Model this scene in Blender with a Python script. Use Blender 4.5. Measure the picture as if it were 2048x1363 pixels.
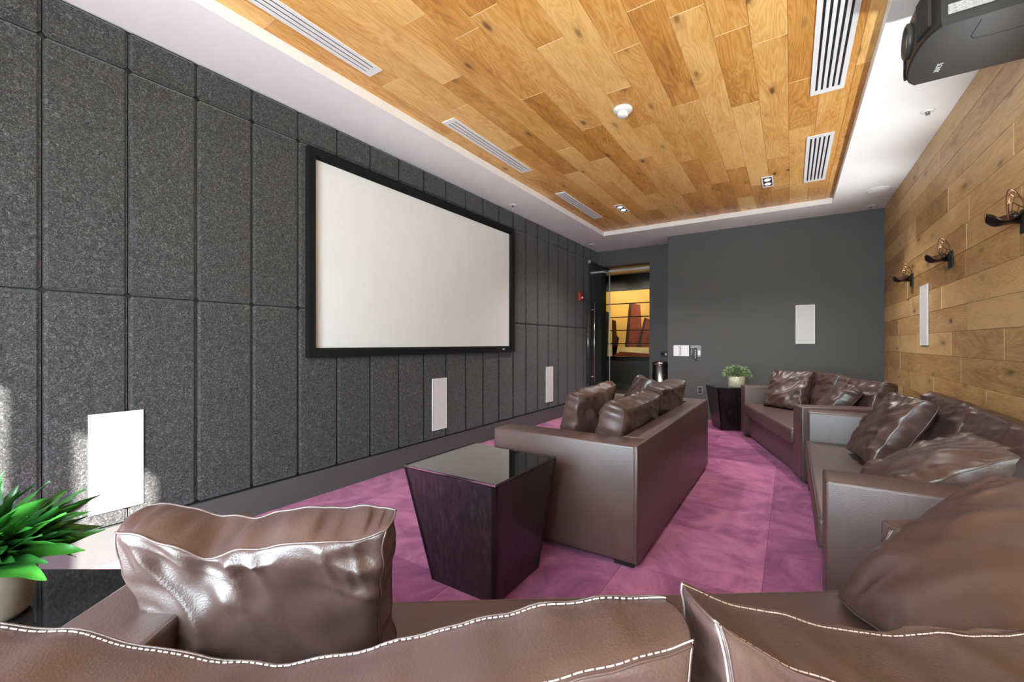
import bpy, bmesh, math, random
from mathutils import Vector, Matrix, noise
random.seed(7)
for o in list(bpy.data.objects):
    bpy.data.objects.remove(o, do_unlink=True)
S = bpy.context.scene
COL = S.collection

# ------------------------------------------------------------ camera, sky, sun, exposure
cam_d = bpy.data.cameras.new('camera')
cam = bpy.data.objects.new('camera', cam_d); COL.objects.link(cam)
cam_d.sensor_width = 36.0
cam_d.lens = 36.0 * 850.0 / 2048.0
cam_d.shift_y = (686.0 - 681.5) / 2048.0
cam_d.clip_start = 0.02
cam.location = (0, 0, 1.11)
cam.rotation_euler = (math.pi / 2, 0, math.radians(33.284))
S.camera = cam

W = bpy.data.worlds.new('sky'); S.world = W; W.use_nodes = True
bg = W.node_tree.nodes['Background']
bg.inputs['Color'].default_value = (0.73, 0.915, 1.0, 1)
bg.inputs['Strength'].default_value = 27.0

sun_d = bpy.data.lights.new('sun', 'SUN'); sun_d.energy = 38.0; sun_d.angle = math.radians(0.7)
sun_d.color = (1.0, 0.97, 0.91)
sun = bpy.data.objects.new('sun', sun_d); COL.objects.link(sun)
sun.rotation_euler = Vector((-1.45, 1.0, -1.0)).to_track_quat('-Z', 'Y').to_euler()
sun.location = (4, -4, 6)

S.view_settings.view_transform = 'Standard'
S.view_settings.look = 'None'
S.view_settings.exposure = 0.12
S.view_settings.gamma = 1.0
S.view_settings.use_curve_mapping = False
S.cycles.max_bounces = 7
S.cycles.diffuse_bounces = 4
S.cycles.glossy_bounces = 3
S.cycles.use_adaptive_sampling = True
S.cycles.adaptive_threshold = 0.025
S.cycles.adaptive_min_samples = 16
S.cycles.transparent_max_bounces = 12
S.cycles.caustics_reflective = False
S.cycles.caustics_refractive = False
S.cycles.sample_clamp_indirect = 12.0
S.cycles.use_denoising = True

# ------------------------------------------------------------ room numbers (metres)
XL, XR = -2.88, 0.94          # face of the felt panels, face of the wood wall
YF, YB, YA = -1.05, 6.74, 7.21  # window wall, dark end wall, alcove wall
CZ, TZ = 2.74, 2.803          # soffit, wood in the tray
TX0, TX1, TY0, TY1 = -2.38, 0.402, -0.45, 6.175

# ------------------------------------------------------------ materials
def newmat(name):
    m = bpy.data.materials.new(name); m.use_nodes = True
    nt = m.node_tree
    return m, nt, nt.nodes['Principled BSDF']
def N(nt, t, **kw):
    n = nt.nodes.new(t)
    for k, v in kw.items(): setattr(n, k, v)
    return n
def ramp(nt, stops, interp='LINEAR'):
    r = N(nt, 'ShaderNodeValToRGB'); cr = r.color_ramp; cr.interpolation = interp
    while len(cr.elements) < len(stops): cr.elements.new(0.5)
    for e, (p, c) in zip(cr.elements, stops):
        e.position = p; e.color = (*c, 1) if len(c) == 3 else c
    return r
def plain(name, col, rough=0.5, metal=0.0, spec=0.5, var=0.06, scale=30.0, bump=0.0, coat=0.0, emit=None, es=0.0):
    m, nt, b = newmat(name)
    tc = N(nt, 'ShaderNodeTexCoord'); nz = N(nt, 'ShaderNodeTexNoise')
    nz.inputs['Scale'].default_value = scale; nz.inputs['Detail'].default_value = 4
    nt.links.new(tc.outputs['Object'], nz.inputs['Vector'])
    lo = [max(0, c * (1 - var)) for c in col]; hi = [min(1, c * (1 + var)) for c in col]
    r = ramp(nt, [(0.3, lo), (0.7, hi)])
    nt.links.new(nz.outputs['Fac'], r.inputs['Fac'])
    nt.links.new(r.outputs['Color'], b.inputs['Base Color'])
    b.inputs['Roughness'].default_value = rough; b.inputs['Metallic'].default_value = metal
    b.inputs['Specular IOR Level'].default_value = spec
    b.inputs['Coat Weight'].default_value = coat; b.inputs['Coat Roughness'].default_value = 0.03
    if bump:
        bp = N(nt, 'ShaderNodeBump'); bp.inputs['Strength'].default_value = bump
        bp.inputs['Distance'].default_value = 0.002
        nt.links.new(nz.outputs['Fac'], bp.inputs['Height']); nt.links.new(bp.outputs['Normal'], b.inputs['Normal'])
    if emit:
        b.inputs['Emission Color'].default_value = (*emit, 1); b.inputs['Emission Strength'].default_value = es
    return m

def mat_felt():
    m, nt, b = newmat('grey_felt')
    tc = N(nt, 'ShaderNodeTexCoord'); oi = N(nt, 'ShaderNodeObjectInfo')
    mp = N(nt, 'ShaderNodeMapping')
    nt.links.new(tc.outputs['Object'], mp.inputs['Vector'])
    comb = N(nt, 'ShaderNodeVectorMath', operation='SCALE'); comb.inputs[0].default_value = (11, 17, 5)
    nt.links.new(oi.outputs['Random'], comb.inputs['Scale']); nt.links.new(comb.outputs[0], mp.inputs['Location'])
    n1 = N(nt, 'ShaderNodeTexNoise'); n1.inputs['Scale'].default_value = 62; n1.inputs['Detail'].default_value = 5
    n1.inputs['Roughness'].default_value = 0.75; n1.inputs['Distortion'].default_value = 1.6
    n2 = N(nt, 'ShaderNodeTexNoise'); n2.inputs['Scale'].default_value = 190; n2.inputs['Detail'].default_value = 3
    n2.inputs['Distortion'].default_value = 2.5
    for n in (n1, n2): nt.links.new(mp.outputs[0], n.inputs['Vector'])
    mx = N(nt, 'ShaderNodeMix'); mx.inputs[0].default_value = 0.45
    nt.links.new(n1.outputs['Fac'], mx.inputs[2]); nt.links.new(n2.outputs['Fac'], mx.inputs[3])
    r = ramp(nt, [(0.36, (0.010, 0.010, 0.0098)), (0.47, (0.030, 0.030, 0.029)), (0.55, (0.070, 0.070, 0.068)), (0.64, (0.21, 0.21, 0.205))])
    nt.links.new(mx.outputs[0], r.inputs['Fac']); nt.links.new(r.outputs['Color'], b.inputs['Base Color'])
    b.inputs['Roughness'].default_value = 0.95; b.inputs['Specular IOR Level'].default_value = 0.15
    b.inputs['Sheen Weight'].default_value = 0.25
    bp = N(nt, 'ShaderNodeBump'); bp.inputs['Strength'].default_value = 0.5; bp.inputs['Distance'].default_value = 0.002
    nt.links.new(mx.outputs[0], bp.inputs['Height']); nt.links.new(bp.outputs['Normal'], b.inputs['Normal'])
    return m

def mat_oak(name, dark, mid, light, rough):
    # plank: grain along local X, plank face in local XY
    m, nt, b = newmat(name)
    tc = N(nt, 'ShaderNodeTexCoord'); oi = N(nt, 'ShaderNodeObjectInfo')
    off = N(nt, 'ShaderNodeVectorMath', operation='SCALE'); off.inputs[0].default_value = (37, 91, 13)
    nt.links.new(oi.outputs['Random'], off.inputs['Scale'])
    add = N(nt, 'ShaderNodeVectorMath', operation='ADD')
    nt.links.new(tc.outputs['Object'], add.inputs[0]); nt.links.new(off.outputs[0], add.inputs[1])
    # cathedral grain: rings of a stretched, warped field
    mp = N(nt, 'ShaderNodeMapping'); mp.inputs['Scale'].default_value = (1.1, 7.0, 7.0)
    nt.links.new(add.outputs[0], mp.inputs['Vector'])
    w = N(nt, 'ShaderNodeTexNoise'); w.inputs['Scale'].default_value = 1.0; w.inputs['Detail'].default_value = 2.5
    w.inputs['Roughness'].default_value = 0.45; w.inputs['Distortion'].default_value = 0.4
    nt.links.new(mp.outputs[0], w.inputs['Vector'])
    mul = N(nt, 'ShaderNodeMath', operation='MULTIPLY'); mul.inputs[1].default_value = 130.0
    nt.links.new(w.outputs['Fac'], mul.inputs[0])
    sn = N(nt, 'ShaderNodeMath', operation='SINE'); nt.links.new(mul.outputs[0], sn.inputs[0])
    # fine pores
    mp2 = N(nt, 'ShaderNodeMapping'); mp2.inputs['Scale'].default_value = (9, 190, 190)
    nt.links.new(add.outputs[0], mp2.inputs['Vector'])
    p = N(nt, 'ShaderNodeTexNoise'); p.inputs['Scale'].default_value = 1; p.inputs['Detail'].default_value = 4
    nt.links.new(mp2.outputs[0], p.inputs['Vector'])
    # broad stain
    mp3 = N(nt, 'ShaderNodeMapping'); mp3.inputs['Scale'].default_value = (1.6, 6.5, 6.5)
    nt.links.new(add.outputs[0], mp3.inputs['Vector'])
    s = N(nt, 'ShaderNodeTexNoise'); s.inputs['Scale'].default_value = 1.3; s.inputs['Detail'].default_value = 5
    s.inputs['Distortion'].default_value = 0.9
    nt.links.new(mp3.outputs[0], s.inputs['Vector'])
    # knots
    mp4 = N(nt, 'ShaderNodeMapping'); mp4.inputs['Scale'].default_value = (2.1, 5.5, 5.5)
    nt.links.new(add.outputs[0], mp4.inputs['Vector'])
    nk = N(nt, 'ShaderNodeTexNoise'); nk.inputs['Scale'].default_value = 4; nk.inputs['Detail'].default_value = 2
    nt.links.new(mp4.outputs[0], nk.inputs['Vector'])
    wk = N(nt, 'ShaderNodeMix', data_type='VECTOR'); wk.inputs[0].default_value = 0.12
    nt.links.new(mp4.outputs[0], wk.inputs[4]); nt.links.new(nk.outputs['Color'], wk.inputs[5])
    v = N(nt, 'ShaderNodeTexVoronoi'); v.voronoi_dimensions = '2D'; v.inputs['Scale'].default_value = 0.9; v.inputs['Randomness'].default_value = 1.0
    nt.links.new(wk.outputs[1], v.inputs['Vector'])
    kr = ramp(nt, [(0.0, (1, 1, 1)), (0.04, (0.8, 0.8, 0.8)), (0.09, (0.16, 0.16, 0.16)), (0.22, (0, 0, 0))])
    nt.links.new(v.outputs['Distance'], kr.inputs['Fac'])
    # tone = random plank tone + stain + grain + pores
    a1 = N(nt, 'ShaderNodeMath', operation='MULTIPLY_ADD'); a1.inputs[1].default_value = 0.50; a1.inputs[2].default_value = -0.10
    nt.links.new(oi.outputs['Random'], a1.inputs[0])
    a2 = N(nt, 'ShaderNodeMath', operation='MULTIPLY_ADD'); a2.inputs[1].default_value = 0.75
    nt.links.new(s.outputs['Fac'], a2.inputs[0]); nt.links.new(a1.outputs[0], a2.inputs[2])
    a3 = N(nt, 'ShaderNodeMath', operation='MULTIPLY_ADD'); a3.inputs[1].default_value = 0.085
    nt.links.new(sn.outputs[0], a3.inputs[0]); nt.links.new(a2.outputs[0], a3.inputs[2])
    a4 = N(nt, 'ShaderNodeMath', operation='MULTIPLY_ADD'); a4.inputs[1].default_value = 0.34
    nt.links.new(p.outputs['Fac'], a4.inputs[0]); nt.links.new(a3.outputs[0], a4.inputs[2])
    r = ramp(nt, [(0.22, dark), (0.55, mid), (0.95, light)])
    nt.links.new(a4.outputs[0], r.inputs['Fac'])
    mk = N(nt, 'ShaderNodeMix', data_type='RGBA')
    # only some cells carry a knot, and of differing strength
    sep = N(nt, 'ShaderNodeSeparateColor'); nt.links.new(v.outputs['Color'], sep.inputs[0])
    gr = ramp(nt, [(0.40, (0, 0, 0)), (0.52, (0.6, 0.6, 0.6)), (1.0, (1, 1, 1))]); nt.links.new(sep.outputs[0], gr.inputs['Fac'])
    km = N(nt, 'ShaderNodeMath', operation='MULTIPLY'); nt.links.new(kr.outputs['Color'], km.inputs[0]); nt.links.new(gr.outputs['Color'], km.inputs[1])
    nt.links.new(km.outputs[0], mk.inputs[0]); nt.links.new(r.outputs['Color'], mk.inputs[6])
    mk.inputs[7].default_value = (dark[0] * 0.28, dark[1] * 0.28, dark[2] * 0.35, 1)
    nt.links.new(mk.outputs[2], b.inputs['Base Color'])
    b.inputs['Roughness'].default_value = rough
    b.inputs['Specular IOR Level'].default_value = 0.4
    bp = N(nt, 'ShaderNodeBump'); bp.inputs['Strength'].default_value = 0.12; bp.inputs['Distance'].default_value = 0.001
    nt.links.new(p.outputs['Fac'], bp.inputs['Height']); nt.links.new(bp.outputs['Normal'], b.inputs['Normal'])
    return m

def mat_leather(name, col, rough=0.38):
    m, nt, b = newmat(name)
    tc = N(nt, 'ShaderNodeTexCoord')
    v = N(nt, 'ShaderNodeTexVoronoi'); v.inputs['Scale'].default_value = 330; v.feature = 'F1'
    nt.links.new(tc.outputs['Object'], v.inputs['Vector'])
    n1 = N(nt, 'ShaderNodeTexNoise'); n1.inputs['Scale'].default_value = 6; n1.inputs['Detail'].default_value = 5
    nt.links.new(tc.outputs['Object'], n1.inputs['Vector'])
    n2 = N(nt, 'ShaderNodeTexNoise'); n2.inputs['Scale'].default_value = 90; n2.inputs['Detail'].default_value = 4
    nt.links.new(tc.outputs['Object'], n2.inputs['Vector'])
    r = ramp(nt, [(0.3, [c * 0.86 for c in col]), (0.7, [c * 1.13 for c in col])])
    nt.links.new(n1.outputs['Fac'], r.inputs['Fac']); nt.links.new(r.outputs['Color'], b.inputs['Base Color'])
    mr = N(nt, 'ShaderNodeMapRange'); mr.inputs['To Min'].default_value = rough - 0.05; mr.inputs['To Max'].default_value = rough + 0.07
    nt.links.new(n1.outputs['Fac'], mr.inputs['Value']); nt.links.new(mr.outputs[0], b.inputs['Roughness'])
    b.inputs['Specular IOR Level'].default_value = 0.85
    ad = N(nt, 'ShaderNodeMath', operation='ADD')
    nt.links.new(v.outputs['Distance'], ad.inputs[0]); nt.links.new(n2.outputs['Fac'], ad.inputs[1])
    bp = N(nt, 'ShaderNodeBump'); bp.inputs['Strength'].default_value = 0.22; bp.inputs['Distance'].default_value = 0.0012
    nt.links.new(ad.outputs[0], bp.inputs['Height']); nt.links.new(bp.outputs['Normal'], b.inputs['Normal'])
    return m

def mat_carpet():
    m, nt, b = newmat('plum_carpet')
    tc = N(nt, 'ShaderNodeTexCoord'); oi = N(nt, 'ShaderNodeObjectInfo'); geo = N(nt, 'ShaderNodeNewGeometry')
    n1 = N(nt, 'ShaderNodeTexNoise'); n1.inputs['Scale'].default_value = 3.2; n1.inputs['Detail'].default_value = 6
    n1.inputs['Distortion'].default_value = 1.4; n1.inputs['Roughness'].default_value = 0.62
    nt.links.new(geo.outputs['Position'], n1.inputs['Vector'])
    n2 = N(nt, 'ShaderNodeTexNoise'); n2.inputs['Scale'].default_value = 240; n2.inputs['Detail'].default_value = 3
    nt.links.new(geo.outputs['Position'], n2.inputs['Vector'])
    a1 = N(nt, 'ShaderNodeMath', operation='MULTIPLY_ADD'); a1.inputs[1].default_value = 0.36; a1.inputs[2].default_value = -0.37
    nt.links.new(oi.outputs['Random'], a1.inputs[0])
    a2 = N(nt, 'ShaderNodeMath', operation='MULTIPLY_ADD'); a2.inputs[1].default_value = 1.15
    nt.links.new(n1.outputs['Fac'], a2.inputs[0]); nt.links.new(a1.outputs[0], a2.inputs[2])
    a3 = N(nt, 'ShaderNodeMath', operation='MULTIPLY_ADD'); a3.inputs[1].default_value = 0.30
    nt.links.new(n2.outputs['Fac'], a3.inputs[0]); nt.links.new(a2.outputs[0], a3.inputs[2])
    r = ramp(nt, [(0.25, (0.14, 0.038, 0.105)), (0.52, (0.30, 0.086, 0.195)), (0.82, (0.53, 0.19, 0.33))])
    nt.links.new(a3.outputs[0], r.inputs['Fac']); nt.links.new(r.outputs['Color'], b.inputs['Base Color'])
    b.inputs['Roughness'].default_value = 1.0; b.inputs['Specular IOR Level'].default_value = 0.1
    b.inputs['Sheen Weight'].default_value = 0.35; b.inputs['Sheen Roughness'].default_value = 0.5
    b.inputs['Sheen Tint'].default_value = (0.9, 0.45, 0.7, 1)
    bp = N(nt, 'ShaderNodeBump'); bp.inputs['Strength'].default_value = 0.6; bp.inputs['Distance'].default_value = 0.003
    nt.links.new(n2.outputs['Fac'], bp.inputs['Height']); nt.links.new(bp.outputs['Normal'], b.inputs['Normal'])
    return m

def mat_dark_wood():
    m, nt, b = newmat('espresso_wood')
    tc = N(nt, 'ShaderNodeTexCoord')
    mp = N(nt, 'ShaderNodeMapping'); mp.inputs['Scale'].default_value = (60, 60, 5)
    nt.links.new(tc.outputs['Object'], mp.inputs['Vector'])
    n1 = N(nt, 'ShaderNodeTexNoise'); n1.inputs['Scale'].default_value = 1.5; n1.inputs['Detail'].default_value = 6
    n1.inputs['Distortion'].default_value = 0.6
    nt.links.new(mp.outputs[0], n1.inputs['Vector'])
    r = ramp(nt, [(0.35, (0.008, 0.005, 0.006)), (0.6, (0.022, 0.014, 0.016)), (0.78, (0.07, 0.05, 0.055))])
    nt.links.new(n1.outputs['Fac'], r.inputs['Fac']); nt.links.new(r.outputs['Color'], b.inputs['Base Color'])
    b.inputs['Roughness'].default_value = 0.30; b.inputs['Specular IOR Level'].default_value = 0.6
    bp = N(nt, 'ShaderNodeBump'); bp.inputs['Strength'].default_value = 0.25; bp.inputs['Distance'].default_value = 0.001
    nt.links.new(n1.outputs['Fac'], bp.inputs['Height']); nt.links.new(bp.outputs['Normal'], b.inputs['Normal'])
    return m

def mat_glass(name, tint=(0.9, 0.95, 0.93)):
    m = bpy.data.materials.new(name); m.use_nodes = True; nt = m.node_tree; nt.nodes.clear()
    out = N(nt, 'ShaderNodeOutputMaterial'); mx = N(nt, 'ShaderNodeMixShader')
    tr = N(nt, 'ShaderNodeBsdfTransparent'); tr.inputs['Color'].default_value = (*tint, 1)
    gl = N(nt, 'ShaderNodeBsdfGlossy'); gl.inputs['Roughness'].default_value = 0.01
    # Schlick reflectance, the same from either side of the thin pane
    ge = N(nt, 'ShaderNodeNewGeometry'); dt = N(nt, 'ShaderNodeVectorMath', operation='DOT_PRODUCT')
    nt.links.new(ge.outputs['Normal'], dt.inputs[0]); nt.links.new(ge.outputs['Incoming'], dt.inputs[1])
    ab = N(nt, 'ShaderNodeMath', operation='ABSOLUTE'); nt.links.new(dt.outputs['Value'], ab.inputs[0])
    om = N(nt, 'ShaderNodeMath', operation='SUBTRACT'); om.inputs[0].default_value = 1.0; nt.links.new(ab.outputs[0], om.inputs[1])
    pw = N(nt, 'ShaderNodeMath', operation='POWER'); pw.inputs[1].default_value = 5.0; nt.links.new(om.outputs[0], pw.inputs[0])
    fr = N(nt, 'ShaderNodeMath', operation='MULTIPLY_ADD'); fr.inputs[1].default_value = 0.93; fr.inputs[2].default_value = 0.05; nt.links.new(pw.outputs[0], fr.inputs[0])
    nt.links.new(fr.outputs[0], mx.inputs[0]); nt.links.new(tr.outputs[0], mx.inputs[1]); nt.links.new(gl.outputs[0], mx.inputs[2])
    nt.links.new(mx.outputs[0], out.inputs['Surface'])
    return m

def mat_leaf(name, c1, c2, rough=0.35):
    m, nt, b = newmat(name)
    tc = N(nt, 'ShaderNodeTexCoord'); oi = N(nt, 'ShaderNodeObjectInfo')
    nz = N(nt, 'ShaderNodeTexNoise'); nz.inputs['Scale'].default_value = 22
    nt.links.new(tc.outputs['Object'], nz.inputs['Vector'])
    ad = N(nt, 'ShaderNodeMath', operation='MULTIPLY_ADD'); ad.inputs[1].default_value = 0.6
    nt.links.new(oi.outputs['Random'], ad.inputs[0])
    h = N(nt, 'ShaderNodeMath', operation='MULTIPLY'); h.inputs[1].default_value = 0.5
    nt.links.new(nz.outputs['Fac'], h.inputs[0]); nt.links.new(h.outputs[0], ad.inputs[2])
    r = ramp(nt, [(0.1, c1), (0.85, c2)])
    nt.links.new(ad.outputs[0], r.inputs['Fac']); nt.links.new(r.outputs['Color'], b.inputs['Base Color'])
    b.inputs['Roughness'].default_value = rough
    b.inputs['Transmission Weight'].default_value = 0.0
    b.inputs['Subsurface Weight'].default_value = 0.0
    return m

def mat_shade():
    m = bpy.data.materials.new('translucent_shade'); m.use_nodes = True; nt = m.node_tree; nt.nodes.clear()
    out = N(nt, 'ShaderNodeOutputMaterial'); mx = N(nt, 'ShaderNodeMixShader'); mx.inputs[0].default_value = 0.55
    d = N(nt, 'ShaderNodeBsdfDiffuse'); tr = N(nt, 'ShaderNodeBsdfTranslucent')
    for n in (d, tr): n.inputs['Color'].default_value = (0.9, 0.9, 0.89, 1)
    nt.links.new(d.outputs[0], mx.inputs[1]); nt.links.new(tr.outputs[0], mx.inputs[2]); nt.links.new(mx.outputs[0], out.inputs['Surface'])
    return m
M = dict(
    shade=mat_shade(),
    felt=mat_felt(),
    oak_c=mat_oak('oak_ceiling', (0.33, 0.130, 0.023), (0.61, 0.285, 0.064), (0.84, 0.52, 0.185), 0.33),
    oak_w=mat_oak('oak_wall', (0.20, 0.105, 0.040), (0.42, 0.235, 0.088), (0.62, 0.40, 0.18), 0.42),
    oak_lit_edge=plain('painted_lit_oak_edge', (0.72, 0.52, 0.27), 0.5),  # pale colour standing in for light caught on plank end joints
    leather=mat_leather('brown_leather', (0.092, 0.051, 0.047), 0.40),
    leather_p=mat_leather('brown_leather_pillow', (0.079, 0.042, 0.037), 0.35),
    piping=mat_leather('leather_piping', (0.095, 0.054, 0.047), 0.36),
    thread=plain('pale_thread', (0.52, 0.40, 0.36), 0.7),
    carpet=mat_carpet(),
    white=plain('white_paint', (0.86, 0.855, 0.835), 0.8, var=0.015, scale=8),
    white_gloss=plain('white_enamel', (0.80, 0.80, 0.79), 0.35, var=0.02),
    grille=plain('white_speaker_grille', (0.66, 0.66, 0.655), 0.6, var=0.05, scale=400, bump=0.2),
    dark_paint=plain('charcoal_paint', (0.075, 0.075, 0.072), 0.62, var=0.05, scale=60, bump=0.05),
    base=plain('charcoal_baseboard', (0.085, 0.086, 0.083), 0.40, var=0.04),
    black=plain('black_plastic', (0.012, 0.012, 0.012), 0.45),
    velvet=plain('black_velvet', (0.008, 0.008, 0.008), 0.9, spec=0.2, scale=300, bump=0.2),
    screen=plain('screen_fabric', (0.73, 0.73, 0.725), 0.9, spec=0.1, var=0.012, scale=4),
    dwood=mat_dark_wood(),
    bglass=plain('black_glass', (0.006, 0.006, 0.007), 0.03, spec=0.7, coat=0.6),
    glass=mat_glass('clear_glass'), wglass=mat_glass('window_glass', (0.97, 0.98, 0.98)),
    steel=plain('brushed_steel', (0.55, 0.55, 0.54), 0.22, metal=1.0, scale=80),
    alu=plain('aluminium', (0.60, 0.60, 0.59), 0.35, metal=1.0),
    dmetal=plain('dark_metal', (0.03, 0.03, 0.03), 0.35, metal=0.6),
    copper=plain('copper_brown', (0.10, 0.034, 0.016), 0.40, metal=0.4, scale=20, var=0.25),
    copper_d=plain('blackened_copper', (0.02, 0.014, 0.011), 0.28, metal=0.4),
    projector=plain('projector_grey', (0.018, 0.018, 0.0175), 0.42, scale=400, bump=0.15),
    projector_l=plain('projector_fascia', (0.05, 0.05, 0.048), 0.4),
    label=plain('sticker_grey', (0.34, 0.34, 0.33), 0.5, scale=160, var=0.35),
    print_w=plain('print_light', (0.55, 0.55, 0.54), 0.5),
    grey_plate=plain('satin_grey_plate', (0.26, 0.26, 0.255), 0.45),
    red=plain('alarm_red', (0.55, 0.03, 0.02), 0.35),
    lens=plain('alarm_lens', (0.85, 0.8, 0.78), 0.15),
    lamp=plain('lamp_face', (0.9, 0.9, 0.88), 0.4, emit=(1.0, 0.95, 0.88), es=1.6),
    leaf=mat_leaf('broad_leaf', (0.006, 0.045, 0.014), (0.045, 0.21, 0.022), 0.33),
    leaf_s=mat_leaf('small_leaf', (0.05, 0.12, 0.03), (0.30, 0.42, 0.17), 0.5),
    stem=plain('stem', (0.10, 0.16, 0.04), 0.6),
    pot=plain('stoneware_pot', (0.33, 0.28, 0.22), 0.45),
    pot_c=plain('cream_pot', (0.62, 0.60, 0.44), 0.35),
    soil=plain('soil', (0.03, 0.02, 0.014), 0.95, scale=120, var=0.5, bump=0.6),
    concrete=plain('concrete', (0.62, 0.605, 0.58), 0.9),
    art_bg=plain('amber_print', (0.80, 0.46, 0.10), 0.5, scale=1.2, var=0.25),
    art_lt=plain('pale_amber_print', (0.85, 0.62, 0.26), 0.5, scale=2, var=0.15),
    art_r=plain('rust_print', (0.22, 0.045, 0.014), 0.5, scale=5, var=0.35),
    art_d=plain('umber_print', (0.045, 0.018, 0.008), 0.5, scale=5, var=0.3),
    corridor=plain('corridor_paint', (0.045, 0.045, 0.044), 0.6),
)

# ------------------------------------------------------------ mesh helpers
def link(o, parent=None):
    COL.objects.link(o)
    if parent is not None: o.parent = parent
    return o
def empty(name, loc=(0, 0, 0), rz=0.0):
    o = bpy.data.objects.new(name, None); o.empty_display_size = 0.1
    o.location = loc; o.rotation_euler = (0, 0, rz); COL.objects.link(o); return o
def tag(o, label=None, cat=None, group=None, kind=None):
    if label: o['label'] = label
    if cat: o['category'] = cat
    if group: o['group'] = group
    if kind: o['kind'] = kind
    return o
def obj(name, bm, mat, parent=None, smooth=False, loc=None):
    me = bpy.data.meshes.new(name); bm.to_mesh(me); bm.free()
    if smooth:
        for p in me.polygons: p.use_smooth = True
    for mm in (mat if isinstance(mat, (list, tuple)) else [mat]): me.materials.append(mm)
    o = bpy.data.objects.new(name, me)
    if loc is not None: o.location = loc
    return link(o, parent)
def box(bm, x0, x1, y0, y1, z0, z1, bev=0.0, seg=2):
    r = bmesh.ops.create_cube(bm, size=1.0)
    vs = r['verts']
    for v in vs:
        v.co = Vector(((x0 + x1) / 2 + v.co.x * (x1 - x0), (y0 + y1) / 2 + v.co.y * (y1 - y0), (z0 + z1) / 2 + v.co.z * (z1 - z0)))
    if bev > 0:
        es = list({e for v in vs for e in v.link_edges})
        bmesh.ops.bevel(bm, geom=es, offset=bev, segments=seg, affect='EDGES', profile=0.5)
    return bm
def B(*a, **k):
    bm = bmesh.new(); box(bm, *a, **k); return bm
def tube(bm, pts, r, sides=6, closed=False):
    pts = [Vector(p) for p in pts]; n = len(pts); rings = []
    prev = None
    for i, p in enumerate(pts):
        a = pts[(i - 1) % n] if (closed or i > 0) else p
        c = pts[(i + 1) % n] if (closed or i < n - 1) else p
        t = (c - a)
        t = t.normalized() if t.length > 1e-9 else Vector((0, 0, 1))
        if prev is None:
            ref = Vector((0, 0, 1)) if abs(t.z) < 0.9 else Vector((1, 0, 0))
            nrm = t.cross(ref).normalized()
        else:
            nrm = prev - t * prev.dot(t)
            nrm = nrm.normalized() if nrm.length > 1e-6 else t.orthogonal().normalized()
        prev = nrm; bn = t.cross(nrm)
        rr = r[i] if isinstance(r, (list, tuple)) else r
        rings.append([bm.verts.new(p + (nrm * math.cos(2 * math.pi * k / sides) + bn * math.sin(2 * math.pi * k / sides)) * rr) for k in range(sides)])
    for i in range(n if closed else n - 1):
        A, C = rings[i], rings[(i + 1) % n]
        for k in range(sides):
            bm.faces.new((A[k], A[(k + 1) % sides], C[(k + 1) % sides], C[k]))
    if not closed:
        bm.faces.new(list(reversed(rings[0]))); bm.faces.new(rings[-1])
    return bm
def lathe(bm, prof, n=32, axis='Z', org=(0, 0, 0)):
    rings = []
    org = Vector(org)
    for r, z in prof:
        ring = []
        for k in range(n):
            a = 2 * math.pi * k / n
            p = Vector((r * math.cos(a), r * math.sin(a), z))
            if axis == 'X': p = Vector((p.z, p.x, p.y))
            ring.append(bm.verts.new(org + p))
        rings.append(ring)
    for A, C in zip(rings, rings[1:]):
        for k in range(n): bm.faces.new((A[k], A[(k + 1) % n], C[(k + 1) % n], C[k]))
    if prof[0][0] > 1e-6: bm.faces.new(list(reversed(rings[0])))
    if prof[-1][0] > 1e-6: bm.faces.new(rings[-1])
    bmesh.ops.remove_doubles(bm, verts=[v for rg in rings for v in rg], dist=1e-6)
    return bm
def prism(bm, poly, z0, z1):
    a = [bm.verts.new((x, y, z0)) for x, y in poly]; c = [bm.verts.new((x, y, z1)) for x, y in poly]
    n = len(poly)
    bm.faces.new(list(reversed(a))); bm.faces.new(c)
    for i in range(n): bm.faces.new((a[i], a[(i + 1) % n], c[(i + 1) % n], c[i]))
    return bm
def pale_ends(bm):  # colours the end bevels pale, as if they caught the light
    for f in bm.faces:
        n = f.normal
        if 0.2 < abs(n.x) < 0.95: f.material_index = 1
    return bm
def copy_tree(o, parent=None):
    c = o.copy(); COL.objects.link(c); c.parent = parent
    for ch in [q for q in o.children]: copy_tree(ch, c)
    return c
_meshcache = {}
def shared_box(name, key, mat, parent, loc, dims, bev, rot=(0, 0, 0)):
    """a bevelled block centred on its origin; equal sizes share one mesh"""
    k = (name,) + key
    if k not in _meshcache:
        bm = B(-dims[0] / 2, dims[0] / 2, -dims[1] / 2, dims[1] / 2, -dims[2] / 2, dims[2] / 2, bev=bev, seg=1)
        me = bpy.data.meshes.new(name); bm.to_mesh(me); bm.free(); me.materials.append(mat); _meshcache[k] = me
    o = bpy.data.objects.new(name, _meshcache[k]); o.location = loc; o.rotation_euler = rot
    return link(o, parent)

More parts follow.
